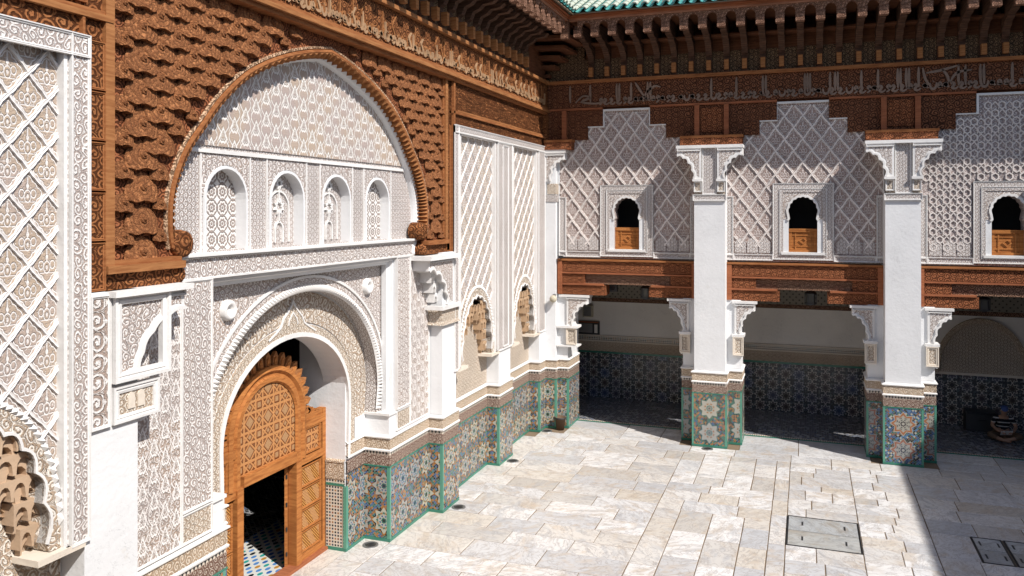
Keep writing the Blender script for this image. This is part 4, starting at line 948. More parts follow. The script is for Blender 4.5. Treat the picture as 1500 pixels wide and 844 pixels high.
# bosses
def boss_mesh():
    """bud like a folded shell: petals fan from the eye, two lobes hang free at the bottom over a cut-back shadow"""
    mb = MB(); Wb, Hb = 0.47, 0.36; nu, nv = 14, 8
    for j in range(nv+1):
        t = j/nv
        for i in range(nu+1):
            s_ = i/nu*2-1; a = abs(s_)
            wv = Wb/2*math.sqrt(max(0.0, 1-(1.05*(t-0.62)/0.62 if t < 0.62 else (t-0.62)/0.75)**2))
            u = s_*wv
            grooves = 0.011*abs(math.cos(2.5*PI*s_))
            step = 0.012*(1 if (t*4) % 1 > 0.5 else 0)
            d = 0.012+0.078*(t**1.4)*math.sqrt(max(0, 1-(a*0.97)**2))+grooves*min(1, 3*t)+step*(1-a)
            z = Hb*(0.55-t)+0.035*abs(math.cos(PI*s_))*t*t-0.02*t
            if j == nv: d = 0.0; z += 0.035
            mb.v.append((d, u, z))
    for j in range(nv):
        for i in range(nu): a = j*(nu+1)+i; mb.f.append((a, a+1, a+nu+2, a+nu+1))
    for (cu, cz, r, dd_) in ((0, 0.035, 0.055, 0.07), (0, 0.035, 0.022, 0.085)):
        i = len(mb.v); n = 8; mb.v.append((dd_+0.008, cu, cz))
        for k in range(n): mb.v.append((dd_, cu+r*0.7*math.cos(2*PI*k/n), cz+r*0.7*math.sin(2*PI*k/n)))
        for k in range(n): mb.v.append((dd_-0.04, cu+r*math.cos(2*PI*k/n), cz+r*math.sin(2*PI*k/n)))
        for k in range(n):
            k2 = (k+1) % n; mb.f += [(i, i+1+k, i+1+k2), (i+1+k, i+1+n+k, i+1+n+k2, i+1+k2)]
    return mb.build('carved_boss', 'cedar_boss', ws, origin=(0, 0, 0))
b0 = boss_mesh(); W_, H_ = 0.51, 0.345
reg_out = arch_curve(0.12, 5.30)
solid = [(YC-3.28, 0)]+reg_out+[(YC+3.28, 0)]
cnt = 0
def place_boss(y, z, sc=1.0):
    global cnt
    o = b0 if cnt == 0 else copy_part(b0, ws, (0, 0, 0)); cnt += 1
    o.location = (XS-(-6.6), y-YC, z-5.0); o.scale = (1, sc, sc*rs.uniform(0.96, 1.04)); o.rotation_euler = (rs.uniform(-0.04, 0.04), 0, 0)
r_ = 0; z = 8.26
while z > 5.32:
    off = 0 if r_ % 2 == 0 else W_/2
    y_ = 6.60+off+0.02
    while y_ < 14.62:
        def clear(m): return not any(inside(solid, (y_+m*math.cos(q*PI/4), z-0.02+m*math.sin(q*PI/4))) for q in range(8))
        if 6.74 < y_ < 14.42 and clear(0.17): place_boss(y_, z)
        elif clear(0.09) or (clear(0.05) and y_ > 0): place_boss(min(max(y_, 6.60), 14.50), z+0.02, 0.62 if clear(0.09) else 0.45)
        y_ += W_
    z -= H_/2; r_ += 1
print('bosses', cnt)
# mouldings and plain strips around the field
def bar(parent, u0, u1, v0, v1, d0, d1, mat, name='moulding', f=None):
    return MB().fbox(f or LF(0), u0, u1, v0, v1, d0, d1).build(name, mat, parent)
for a, b in ((6.33, 6.44), (14.56, 14.66)):
    bar(ws, a, b, 5.2, 8.46, XS-0.02, XS+0.10, 'cedar_lt'); bar(ws, b if a < 7 else a-0.04, b+0.04 if a < 7 else a, 5.2, 8.42, XS-0.02, XS+0.06, 'cedar')
bar(ws, 6.33, 7.42, 5.16, 5.24, XS-0.02, XS+0.13, 'cedar_lt'); bar(ws, 6.33, 7.40, 5.24, 5.29, XS-0.02, XS+0.09, 'cedar')
bar(ws, 13.72, 14.66, 5.16, 5.24, XS-0.02, XS+0.13, 'cedar'); bar(ws, 6.08, 7.44, 4.98, 5.16, XS-0.3, XS+0.05, 'cedar_c', 'corbel_board'); bar(ws, 13.70, 14.84, 4.98, 5.16, XS-0.3, XS+0.05, 'cedar_c', 'corbel_board')
for sg in (-1, 1):     # scroll ends of the arch feet
    cy = YC+sg*3.10
    MB().lathe((0, cy, 5.42), [(0.0, XS+0.09), (0.05, XS+0.08), (0.07, XS+0.06), (0.10, XS+0.075), (0.15, XS+0.06), (0.165, XS), (0.165, -6.9)], 16, ax=0).build('foot_scroll', 'cedar_c', ws, smooth=True)
    MB().lathe((0, cy-sg*0.06+sg*0.12, 5.08), [(0.0, XS+0.08), (0.07, XS+0.07), (0.10, XS+0.04), (0.105, -6.9)], 12, ax=0).build('foot_scroll', 'cedar_c', ws, smooth=True)
bar(ws, 6.0, 6.328, 4.98, 7.50, -7.2, XS+0.045, 'cedar', 'backing_board')
# inscription-cell strip at the left of the facing
for k in range(5):
    z0 = 5.0+k*0.50; panel(ws, LF(XS), 6.08, 6.32, z0, z0+0.48, 0.09, 'cedar_c', 0.025, 0.02, 'cedar', 'carved_board')
panel(ws, LF(XS), 14.67, 14.86, 5.0, 8.4, 0.05, 'cedar_c', 0.02, 0.02, 'cedar', 'carved_board')
# consoles at either foot of the wooden arch
def console(parent, fr_, u_in, u_out, z1, z0, d0, d1, field='spandrel', cusp=0.10):
    """gamma-shaped bracket: full depth at u_in, reaching out to u_out at the top with a cusped underside"""
    sg = 1 if u_out > u_in else -1; wd = abs(u_out-u_in); ht = z1-z0
    foot = 0.30*wd; tipz = z1-0.24*ht
    c = (u_out, z0); rx = wd-foot; rz = tipz-z0
    arc = []
    n = 4; per = 7
    for k in range(n*per+1):
        t = k/(n*per); a = PI/2*(1-t); e = abs(math.sin(PI*n*t))*cusp*min(rx, rz)
        # quarter ellipse centred at outer-bottom, bitten outward
        arc.append((c[0]-sg*(rx*math.cos(PI/2*t-0) if False else rx*math.sin(PI/2*t)+e*math.sin(PI/2*t)), c[1]+(rz+e)*math.cos(PI/2*t)))
    poly = [(u_in, z0), (u_in, z1), (u_out, z1), (u_out, tipz)]+arc[1:]
    co = MB().plate(fr_, poly, [], d0, d1, True).build('console', 'mould', parent)
    m = 0.05
    pin = [(u_in+sg*m, z0+m), (u_in+sg*m, z1-m), (u_out-sg*m, z1-m), (u_out-sg*m, tipz+m*0.7)]+[(p[0]-sg*m*0.8, p[1]+m*0.7) for p in arc[2:-2] if (p[0]-sg*m*0.8-u_in)*sg > m*1.2 and p[1]+m*0.7 > z0+m]
    MB().plate(fr_, pin, [], d1, d1+0.004).build('carved_field', field, co)
    MB().sweep(fr_, arc, [(-0.012, d1-0.01), (-0.012, d1+0.03), (0.03, d1+0.03), (0.03, d1)] if sg < 0 else [(0.012, d1-0.01), (0.012, d1+0.03), (-0.03, d1+0.03), (-0.03, d1)]).build('cusped_lip', 'mould', co)
    frame(fr_, min(u_in, u_out)+0.0, max(u_in, u_out), z1-0.07, z1, 0.02, d1, d1+0.03).build('top_moulding', 'mould', co)
    return co
cl = thing('arch_console', 'white framed console with quarter arch left of the portal, under the brown wood', 'console', (XF, 6.8, 3.66))
console(cl, LF(XF), 6.37, 7.36, 4.93, 4.08, -0.32, 0.03, cusp=0.03)
frame(LF(XF), 6.34, 7.10, 4.06, 4.95, 0.10, 0.0, 0.085).build('square_frame', 'mould', cl)
MB().fbox(LF(XF), 6.30, 7.40, 4.93, 4.99, -0.32, 0.13).build('cap_ledge', 'mould', cl)
panel(cl, LF(XF), 6.36, 6.98, 3.64, 4.02, 0.015, 'finebuff', 0.08, 0.03)
for k in range(2): MB().plate(LF(XF), [(6.56+k*0.13, 3.76)]+arch_pts(6.60+k*0.13+0.005, 3.86, 0.045, 3.93, 6)+[(6.65+k*0.13, 3.76)], [], 0.015, 0.028).build('tiny_arch', 'cream', cl)
cr = thing('arch_console', 'white honeycomb console right of the portal, under the brown arch foot', 'console', (XF, 14.3, 3.66))
console(cr, LF(XF), 14.72, 13.60, 4.90, 3.98, -0.32, 0.06)
MB().fbox(LF(XF), 13.50, 14.86, 4.88, 4.96, -0.34, 0.16).build('cap_ledge', 'mould', cr)
for k in range(4):
    y1_ = 14.31; y0_ = 14.3-0.12-0.15*k; z0_ = 4.04+0.20*k; n_ = 1+k; cw = (y1_-y0_)/n_; low = []
    for j in range(n_):
        low += [(y0_+cw*(j+0.5-0.42*math.cos(PI*q/6)), z0_+0.12*math.sin(PI*q/6)**0.8) for q in range(7)]
    MB().plate(LF(0), [(y0_, z0_+0.20), (y0_, z0_)]+low+[(y1_, z0_), (y1_, z0_+0.20)], [], XB, XF-0.10+0.035*k, True).build('honeycomb_step', 'mould', cr)
MB().sweep(PL, [(XB, 14.22), (XF, 14.22), (XF, 15.02)], [(0, 3.90), (0.10, 3.90), (0.10, 3.98), (0.03, 3.98)]).build('neck_moulding', 'mould', cr)
MB().sweep(PL, [(XB, 14.28), (XF, 14.28), (XF, 15.02)], [(0, 3.60), (0.07, 3.60), (0.03, 3.66), (0.03, 3.90), (0, 3.90)]).build('neck_band', 'finebuff', cr)

# carved boards above the right-hand lattice panels
wb = thing('wood_frieze', 'brown carved cedar boards above the two lattice panels near the corner', 'wood frieze', (-6.6, 17.8, 7.5))
bar(wb, 14.84, 21.10, 7.52, 8.5, -7.0, XS+0.09, 'cedar_l', 'carved_board')
bar(wb, 14.84, 21.10, 7.74, 7.79, XS, XS+0.14, 'cedar'); bar(wb, 14.86, 14.93, 4.98, 8.42, XS, XS+0.14, 'cedar'); bar(wb, 15.1, 21.10, 7.80, 7.83, XS, XS+0.12, 'cedar_lt')
bar(wb, 14.84, 21.10, 8.39, 8.44, XS, XS+0.16, 'cedar_lt')
bar(wb, 20.86, 21.10, 7.52, 8.40, XS, XS+0.20, 'cedar_c', 'end_board')
wb2 = thing('wood_frieze', 'brown carved cedar boards above the near lattice panel at top left', 'wood frieze', (-6.6, 5.0, 7.5))
bar(wb2, 0.5, 6.33, 7.50, 8.5, -7.0, XS+0.05, 'cedar_g', 'carved_board')
bar(wb2, 0.5, 6.42, 7.70, 7.76, XS, XS+0.11, 'cedar_lt'); bar(wb2, 0.5, 6.40, 7.76, 7.80, XS, XS+0.09, 'cedar'); bar(wb2, 6.05, 6.08, 5.0, 7.7, XS, XS+0.1, 'cedar')
for k in range(9): panel(wb2, LF(XS), 0.6+k*0.62, 1.16+k*0.62, 7.84, 8.36, 0.065, 'cedar_g', 0.03, 0.02, 'cedar', 'carved_board')

# ---- long frieze with inscription (left wall)
XI = -6.54
fi = thing('inscription_frieze', 'long cedar frieze with pale carved script along the left wall, under the eaves', 'frieze', (XI, 11, 8.5))
bar(fi, 0.5, 21.05, 8.44, 8.50, -7.0, XI+0.06, 'cedar_lt'); bar(fi, 0.5, 21.05, 8.50, 8.56, -7.0, XI+0.03, 'cedar'); bar(fi, 0.5, 21.05, 8.38, 8.44, -7.0, XI-0.0, 'cedar')
bar(fi, 0.5, 21.05, 8.56, 9.18, -7.0, XI, 'cedar_c', 'carved_board')
bar(fi, 0.5, 21.05, 9.18, 9.25, -7.0, XI+0.09, 'cedar_lt', 'bead')
def stroke(mb, fr_, pts, w_, d):
    """brush-like letter stroke, thick in the middle, thin at the ends"""
    n = len(pts)
    if n < 2: return
    sm = []
    for i in range(n-1):
        p0, p1, p2, p3 = pts[max(0, i-1)], pts[i], pts[i+1], pts[min(n-1, i+2)]
        for q in range(3):
            t = q/3
            sm.append(tuple(0.5*((2*p1[j])+(-p0[j]+p2[j])*t+(2*p0[j]-5*p1[j]+4*p2[j]-p3[j])*t*t+(-p0[j]+3*p1[j]-3*p2[j]+p3[j])*t**3) for j in (0, 1)))
    sm.append(pts[-1]); n = len(sm); i0 = len(mb.v)
    for i, p in enumerate(sm):
        a, b = sm[max(0, i-1)], sm[min(n-1, i+1)]; dx, dy = b[0]-a[0], b[1]-a[1]; L = math.hypot(dx, dy) or 1
        hw = w_/2*(0.45+0.55*math.sin(PI*min(1, max(0, i/(n-1)))))
        nx, ny = -dy/L*hw, dx/L*hw
        mb.v += [fr_(p[0]-nx, p[1]-ny, 0), fr_(p[0]-nx, p[1]-ny, d), fr_(p[0]+nx, p[1]+ny, d), fr_(p[0]+nx, p[1]+ny, 0)]
    for i in range(n-1):
        for j in range(3): a = i0+i*4+j; mb.f.append((a, a+1, a+5, a+4))
LET = {   # joined letterforms, x right to left is not needed: each is (strokes) in a unit cell
 'alif': [[(0, 0.0), (0.01, 0.5), (0.0, 1.0)]],
 'lam': [[(0.28, 1.0), (0.27, 0.45), (0.22, 0.10), (0.08, 0.02), (0, 0.10)]],
 'ha': [[(0.0, 0.12), (0.12, 0.06), (0.26, 0.14), (0.18, 0.34), (0.08, 0.22), (0.18, 0.10), (0.34, 0.08)]],
 'nun': [[(0.0, 0.34), (0.04, 0.06), (0.2, -0.04), (0.38, 0.08), (0.42, 0.36)], [(0.2, 0.44), (0.23, 0.47)]],
 'sin': [[(0, 0.12), (0.05, 0.3), (0.09, 0.1), (0.14, 0.3), (0.18, 0.1), (0.24, 0.32), (0.28, 0.08), (0.4, 0.06)]],
 'kaf': [[(0.52, 0.98), (0.2, 0.62), (0.36, 0.34), (0.44, 0.10), (0.2, 0.04), (0, 0.08)]],
 'waw': [[(0.0, -0.1), (0.16, 0.0), (0.24, 0.22), (0.14, 0.34), (0.06, 0.22), (0.18, 0.14), (0.3, 0.12)]],
 'ya': [[(0, 0.2), (0.1, 0.34), (0.2, 0.2), (0.06, 0.0), (0.26, -0.08), (0.46, 0.06)]],
}
def script(parent, fr_, u0, u1, v0, hgt, seq, w_, d, mat, rnd, words=None):
    u = u0
    while u < u1:
        mb = MB()
        for _ in range(6):
            k = rnd.choice(seq)
            ww = max(p[0] for s_ in LET[k] for p in s_)
            for s_ in LET[k]: stroke(mb, fr_, [(u+p[0]*hgt*0.9, v0+p[1]*hgt*rnd.uniform(0.94, 1.02)) for p in s_], w_, d)
            u += (ww*0.9+rnd.uniform(0.02, 0.10))*hgt
            if u > u1: break
        mb.build('script_word', mat, parent)
rl = random.Random(5)
script(fi, LF(XI), 1.5, 20.7, 8.63, 0.30, ['ha', 'sin', 'nun', 'waw', 'ya', 'ha', 'lam', 'kaf'], 0.05, 0.03, 'script_w', rl)
script(fi, LF(XI), 1.5, 20.7, 8.64, 0.46, ['alif', 'ya', 'lam', 'nun', 'alif', 'kaf', 'waw'], 0.028, 0.02, 'cedar_lt', rl)

# ================================================================ FAR ARCADE
def pier(cx, label, zel, sgs=(-1, 1)):
    t = thing('arcade_pier', label, 'pillar', (cx, YF, 0), 'white piers of the far arcade')
    MB().box(cx-0.37, cx+0.37, YF, 21.70, 0, 7.38).build('shaft', 'white', t)
    MB().box(cx-0.71, cx+0.71, 20.97, 21.70, 0, 3.58).build('side_shafts', 'white', t)
    w1, w2 = 0.38, 0.70
    path = [(cx-w2, 21.80), (cx-w2, 20.95), (cx-w1, 20.95), (cx-w1, YF), (cx+w1, YF), (cx+w1, 20.95), (cx+w2, 20.95), (cx+w2, 21.80)]
    path = [(p[0], p[1]) for p in path]
    # path travels +x with the courtyard (-y) on its right
    dado(t, path, zel)
    for sx, sy in ((-w2, 20.95), (w2, 20.95), (-w1, YF), (w1, YF)):
        MB().box(cx+sx-(0.041 if sx < 0 else 0.005), cx+sx+(0.005 if sx < 0 else 0.041), sy-0.041, sy+0.02, 0.055, 1.30).build('corner_tile', 'greenlt', t)
    # capital block : carved centre, consoles left and right
    f_ = FF(YF)
    MB().fbox(f_, cx-0.38, cx+0.38, 6.05, 6.20, -0.3, 0.03).build('capital_band', 'fine', t)
    frame(f_, cx-0.40, cx+0.40, 6.04, 6.20, 0.03, -0.01, 0.05).build('band_frame', 'mould', t)
    panel(t, f_, cx-0.17, cx+0.17, 6.20, 7.36, 0.03, 'fine')
    MB().fbox(f_, cx-0.37, cx+0.37, 6.20, 7.36, -0.2, 0.015).build('capital_block', 'finebuff', t)
    for sg in (-1, 1):
        console(t, f_, cx+sg*0.19, cx+sg*0.78, 7.34, 6.58, -0.42, 0.09)
        panel(t, f_, *(sorted((cx+sg*0.19, cx+sg*0.37))), 6.26, 6.52, 0.05, 'finebuff', 0.03, 0.02)
        MB().fbox(f_, *(sorted((cx+sg*0.17, cx+sg*0.40))), 6.52, 6.58, -0.02, 0.12).build('console_sill', 'mould', t)
        # lower console under the beam
        f2 = FF(20.95)
        console(t, f2, cx+sg*0.56, cx+sg*1.05, 3.52, 2.72, -0.30, 0.02)
        panel(t, f2, *(sorted((cx+sg*0.52, cx+sg*0.78))), 2.22, 2.68, 0.07, 'finebuff', 0.06, 0.03, 'cream')
        MB().fbox(f2, *(sorted((cx+sg*0.50, cx+sg*0.80))), 2.68, 2.74, -0.30, 0.10).build('console_sill', 'mould', t)
        MB().fbox(f2, *(sorted((cx+sg*0.52, cx+sg*0.76))), 2.18, 2.22, -0.1, 0.06).build('console_foot', 'mould', t)
        MB().fbox(f2, *(sorted((cx+sg*0.50, cx+sg*1.10))), 3.50, 3.56, -0.3, 0.06).build('cap_ledge', 'mould', t)
    MB().fbox(f_, cx-0.80, cx+0.80, 7.34, 7.41, -0.50, 0.12).build('abacus', 'mould', t)
    return t
pier(-2.22, 'square white pier in the middle, with cream star rosettes on its tiled foot', 'zelp')
pier(2.09, 'square white pier on the right, with red-ringed white rosettes on its tiled foot', 'zelp2')
pier(6.40, 'white pier beyond the right edge', 'zelp')
# corner pier consoles
cp = thing('corner_capital', 'narrow white corner shaft with quarter-arch capital where both walls meet', 'capital', (-6.3, 20.9, 3.6))
console(cp, FF(20.86), -6.56, -6.02, 7.34, 6.58, -0.3, 0.03)
MB().box(XF-0.1, -5.98, 20.80, 21.2, 7.34, 7.42).build('abacus', 'mould', cp)
MB().box(-6.56, -6.25, 20.84, 21.1, 6.04, 6.22).build('capital_band', 'fine', cp)
MB().box(-6.50, -6.26, 20.845, 21.1, 6.24, 6.52).build('capital_block', 'finebuff', cp)
console(cp, FF(21.0), -6.0, -5.42, 3.52, 2.72, -0.40, 0.02)
MB().box(-6.20, -5.38, 20.94, 21.4, 3.50, 3.56).build('cap_ledge', 'mould', cp)
panel(cp, FF(21.0), -6.0, -5.72, 2.24, 2.68, 0.05, 'finebuff', 0.05, 0.03, 'cream')
MB().box(-6.26, -5.68, 20.90, 21.3, 2.18, 2.22).build('console_foot', 'mould', cp)
MB().box(-6.26, -5.68, 20.90, 21.3, 2.68, 2.74).build('console_sill', 'mould', cp)

def zpoly(c):
    return [(c-1.86, 4.52), (c-1.86, 7.67), (c-1.46, 7.67), (c-1.46, 8.02), (c-1.04, 8.02), (c-1.04, 8.43), (c-0.62, 8.43), (c-0.62, 8.53), (c+0.62, 8.53), (c+0.62, 8.43), (c+0.62, 8.02+0.0), (c+1.04, 8.02), (c+1.04, 7.67), (c+1.46, 7.67), (c+1.86, 7.67), (c+1.86, 4.52)]
def bay(c, label, kind):
    t = thing('arcade_bay', label, 'upper wall', (c, YW, 4.52), 'stucco bays above the far arcade')
    f = FF(YW)
    hw = 1.82
    outl = [(c-hw, 4.54), (c-hw, 7.67), (c-1.46, 7.67), (c-1.46, 8.02), (c-1.04, 8.02), (c-1.04, 8.45), (c+1.04, 8.45), (c+1.04, 8.02), (c+1.46, 8.02), (c+1.46, 7.67), (c+hw, 7.67), (c+hw, 4.54)]
    # window opening
    wo = [(c-0.36, 4.78), (c-0.36, 5.75)]+arch_pts(c, 5.72, 0.30, 6.14, 24, 0.8, 9, 0.025)+[(c+0.36, 5.75), (c+0.36, 4.78)]
    wo = [(c-0.33, 4.78), (c-0.33, 5.55), (c-0.30, 5.60)]+arch_pts(c, 5.72, 0.32, 6.12, 36, 0.85, 9, 0.022)+[(c+0.30, 5.60), (c+0.33, 5.55), (c+0.33, 4.78)]
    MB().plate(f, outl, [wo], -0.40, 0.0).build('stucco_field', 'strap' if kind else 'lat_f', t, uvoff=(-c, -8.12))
    fu0, fu1, fv0, fv1 = c-0.70, c+0.70, 4.66, 6.47
    step = [(c-1.60, 4.80), (c-1.60, 7.60), (c-1.40, 7.60), (c-1.40, 7.95), (c-0.98, 7.95), (c-0.98, 8.38), (c-0.58, 8.38), (c+0.58, 8.38), (c+0.98, 8.38), (c+0.98, 7.95), (c+1.40, 7.95), (c+1.40, 7.60), (c+1.60, 7.60), (c+1.60, 4.80)]
    step = [(p[0], p[1]) for p in step]
    reg = [(c-1.62, 4.86), (c-1.62, 6.14), (c-1.80, 6.14), (c-1.80, 7.62), (c-1.43, 7.62), (c-1.43, 7.97), (c-1.01, 7.97), (c-1.01, 8.0), (c-0.60, 8.0), (c-0.60, 8.40), (c+0.60, 8.40), (c+0.60, 8.0), (c+1.01, 8.0), (c+1.01, 7.97), (c+1.43, 7.97), (c+1.43, 7.62), (c+1.80, 7.62), (c+1.80, 6.14), (c+1.62, 6.14), (c+1.62, 4.86)]
    hole = rect(fu0, fu1, 4.0, fv1)
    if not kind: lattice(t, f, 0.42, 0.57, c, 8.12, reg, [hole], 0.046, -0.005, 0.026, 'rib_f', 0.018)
    else:
        # strapwork: rows of small linked hexagons and pointed loops
        Wc, Hc = 0.28, 0.36
        k = 0; z_ = 4.95
        while z_ < 8.3:
            x_ = c-1.8+(Wc/2 if k % 2 else 0)
            while x_ < c+1.8:
                mb = MB()
                pts = [(x_+0.075*math.cos(PI/6+q*PI/3), z_+0.085*math.sin(PI/6+q*PI/3)) for q in range(6)]
                if all(inside(reg, p) and not inside(hole, p) for p in pts):
                    mb.sweep(f, pts, [(-0.014, -0.004), (-0.012, 0.028), (0.012, 0.028), (0.014, -0.004)], True)
                    if inside(reg, (x_, z_+0.26)) and not inside(hole, (x_, z_+0.26)):
                        mb.sweep(f, [(x_-0.06, z_+0.08), (x_-0.085, z_+0.16), (x_, z_+0.26), (x_+0.085, z_+0.16), (x_+0.06, z_+0.08)], [(-0.012, -0.004), (-0.01, 0.022), (0.01, 0.022), (0.012, -0.004)])
                if mb.f: mb.build('strapwork_loop', 'rib_f', t)
                x_ += Wc
            z_ += Hc/2; k += 1
    # border of the stepped top
    MB().sweep(f, [(c-1.84, 7.66), (c-1.46, 7.66), (c-1.46, 8.01), (c-1.04, 8.01), (c-1.04, 8.01), (c-0.62, 8.01) if False else (c-1.04, 8.03), (c-1.04, 8.03)][:4], [(-0.03, 0.0), (-0.03, 0.06), (0.02, 0.06), (0.02, 0.0)]).build('step_moulding', 'mould', t)
    MB().sweep(f, [(c-1.04, 8.02), (c-0.61, 8.02), (c-0.61, 8.44), (c+0.61, 8.44), (c+0.61, 8.02), (c+1.04, 8.02)], [(-0.03, 0.0), (-0.03, 0.06), (0.02, 0.06), (0.02, 0.0)]).build('step_moulding', 'mould', t)
    MB().sweep(f, [(c+1.04, 8.01), (c+1.04, 8.01), (c+1.46, 8.01), (c+1.46, 7.66), (c+1.84, 7.66)][1:], [(-0.03, 0.0), (-0.03, 0.06), (0.02, 0.06), (0.02, 0.0)]).build('step_moulding', 'mould', t)
    # lower border bands
    for sg in (-1, 1):
        panel(t, f, *(sorted((c+sg*1.64, c+sg*1.84))), 4.70, 6.16, 0.03, 'fine', 0.03, 0.025)
        panel(t, f, *(sorted((c+sg*0.70, c+sg*1.64))), 4.57, 4.72, 0.03, 'fine', 0.03, 0.025)
        panel(t, f, *(sorted((c+sg*1.64, c+sg*1.84))), 4.57, 4.70, 0.03, 'fine', 0.03, 0.025)
        for k in range(3):
            ua = c+sg*(0.76+k*0.29)
            MB().plate(f, [(ua-sg*0.0, 4.76)]+[(ua, 5.02), (ua+sg*0.07, 5.10), (ua+sg*0.13, 5.14), (ua+sg*0.19, 5.10), (ua+sg*0.26, 5.02)]+[(ua+sg*0.26, 4.76)], [], 0.0, 0.02).build('small_arch', 'fine', t)
    # window : outer carved border, plain reveal, cusped arch, wooden half shutters
    wn = MB().plate(f, rect(fu0, fu1, 4.60, fv1), [rect(c-0.52, c+0.52, 4.72, 6.32)], 0.0, 0.035).build('window', 'fine', t)
    frame(f, fu0, fu1, 4.60, fv1, 0.022, 0.0, 0.05).build('outer_bead', 'mould', wn)
    frame(f, c-0.54, c+0.54, 4.705, 6.34, 0.022, 0.0, 0.055).build('inner_bead', 'mould', wn)
    MB().plate(f, rect(c-0.52, c+0.52, 4.72, 6.32), [rect(c-0.455, c+0.455, 4.745, 6.25)], 0.0, 0.045).build('inner_border', 'fine', wn)
    MB().plate(f, [(c-0.46, 5.6), (c-0.46, 6.26), (c+0.46, 6.26), (c+0.46, 5.6), (c+0.33, 5.58)]+list(reversed(wo[2:-2]))+[(c-0.33, 5.58)], [], 0.0, 0.03).build('window_spandrel', 'spandrel', wn)
    MB().sweep(f, wo[1:-1], [(0.0, -0.02), (0.0, 0.05), (-0.05, 0.05), (-0.05, 0.02)]).build('scalloped_rim', 'mould', wn)
    for sg in (-1, 1): MB().fbox(f, *(sorted((c+sg*0.33, c+sg*0.46))), 4.76, 5.6, 0.0, 0.02).build('reveal', 'white', wn)
    MB().fbox(f, c-0.50, c+0.50, 4.725, 4.785, -0.35, 0.07).build('sill', 'mould', wn)
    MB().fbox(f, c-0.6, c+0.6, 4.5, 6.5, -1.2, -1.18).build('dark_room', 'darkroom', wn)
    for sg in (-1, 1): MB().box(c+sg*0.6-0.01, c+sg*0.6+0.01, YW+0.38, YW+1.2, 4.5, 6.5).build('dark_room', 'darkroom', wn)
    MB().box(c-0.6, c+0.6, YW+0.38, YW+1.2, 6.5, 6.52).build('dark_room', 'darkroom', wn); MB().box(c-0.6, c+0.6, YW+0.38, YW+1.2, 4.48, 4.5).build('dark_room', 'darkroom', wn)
    MB().fbox(f, c-0.335, c+0.335, 4.79, 5.36, -0.16, -0.12).build('half_shutter', 'door', wn)
    mb = MB(); d0, d1 = -0.12, -0.095
    mb.fbox(f, c-0.33, c+0.33, 4.79, 4.85, d0, d1); mb.fbox(f, c-0.33, c+0.33, 5.28, 5.36, d0, d1+0.01); mb.fbox(f, c-0.33, c-0.25, 4.79, 5.36, d0, d1-0.003); mb.fbox(f, c+0.25, c+0.33, 4.79, 5.36, d0, d1-0.003)
    for a in (-0.17, 0.17): mb.fbox(f, c+a-0.015, c+a+0.015, 4.85, 5.28, d0, d1-0.006)
    for z_ in (4.93, 5.20): mb.fbox(f, c-0.25, c+0.25, z_-0.015, z_+0.015, d0, d1-0.009)
    mb.plate(f, [(c, 5.16), (c+0.1, 5.065), (c, 4.97), (c-0.1, 5.065)], [[(c, 5.12), (c+0.06, 5.065), (c, 5.01), (c-0.06, 5.065)]], d0, d1-0.002)
    mb.build('shutter_rails', 'door', wn)
    return t
bay(-4.40, 'diamond lattice stucco bay with arched window, nearest the corner', 0)
bay(-0.06, 'diamond lattice stucco bay with arched window, between the two piers', 0)
bay(4.30, 'interlaced stucco bay without diamonds, at the right edge', 1)
# plain backing wall between bays
bw = thing('arcade_wall', 'cedar-clad upper wall of the far arcade, behind the stucco bays', 'wall', (0, YW, 3.6))
MB().box(-7.0, -6.22, YW-0.0, 21.6, 3.6, 9.3).build('wall_body', 'white', bw)
for cx in (-2.22, 2.09, 6.4): MB().box(cx-0.36, cx+0.36, YW-0.05, 21.6, 3.58, 7.4).build('wall_body', 'white', bw)

# beams
def beam(x0, x1, g0, g1, label):
    t = thing('lintel_beam', label, 'wooden beam', ((x0+x1)/2, 21.0, 3.58), 'stepped red cedar beams of the far arcade')
    def b(a, c, z0, z1, y0, y1, m, n='carved_board'): return MB().box(a, c, y0, y1, z0, z1).build(n, m, t)
    b(x0, x1, 4.18, 4.47, 20.98, 21.5, 'beam'); b(x0, x1, 4.47, 4.515, 20.93, 21.5, 'cedar', 'top_moulding')
    b(x0, x1, 4.13, 4.17, 20.95, 21.5, 'redc', 'moulding')
    b(x0, g0, 3.88, 4.13, 20.99, 21.5, 'beam'); b(g1, x1, 3.88, 4.13, 20.99, 21.5, 'beam'); b(g0, g1, 3.86, 4.13, 21.06, 21.5, 'beam2')
    b(x0, g0+0.5, 3.83, 3.875, 20.95, 21.5, 'redc', 'moulding'); b(g1-0.5, x1, 3.83, 3.875, 20.95, 21.5, 'redc', 'moulding')
    b(x0, g0+0.55, 3.57, 3.83, 20.99, 21.5, 'beam'); b(g1-0.55, x1, 3.57, 3.83, 20.99, 21.5, 'beam')
    b(x0, x0+0.12, 3.58, 4.46, 20.94, 20.98, 'redc', 'end_post'); b(x1-0.12, x1, 3.58, 4.46, 20.94, 20.98, 'redc', 'end_post')
    return t
beam(-6.24, -2.59, -5.5, -3.25, 'stepped red cedar beam over the gallery opening by the corner')
beam(-1.85, 1.72, -1.15, 1.05, 'stepped red cedar beam over the gallery opening between the piers')
beam(2.46, 6.05, 3.15, 5.45, 'stepped red cedar beam over the gallery opening at right')

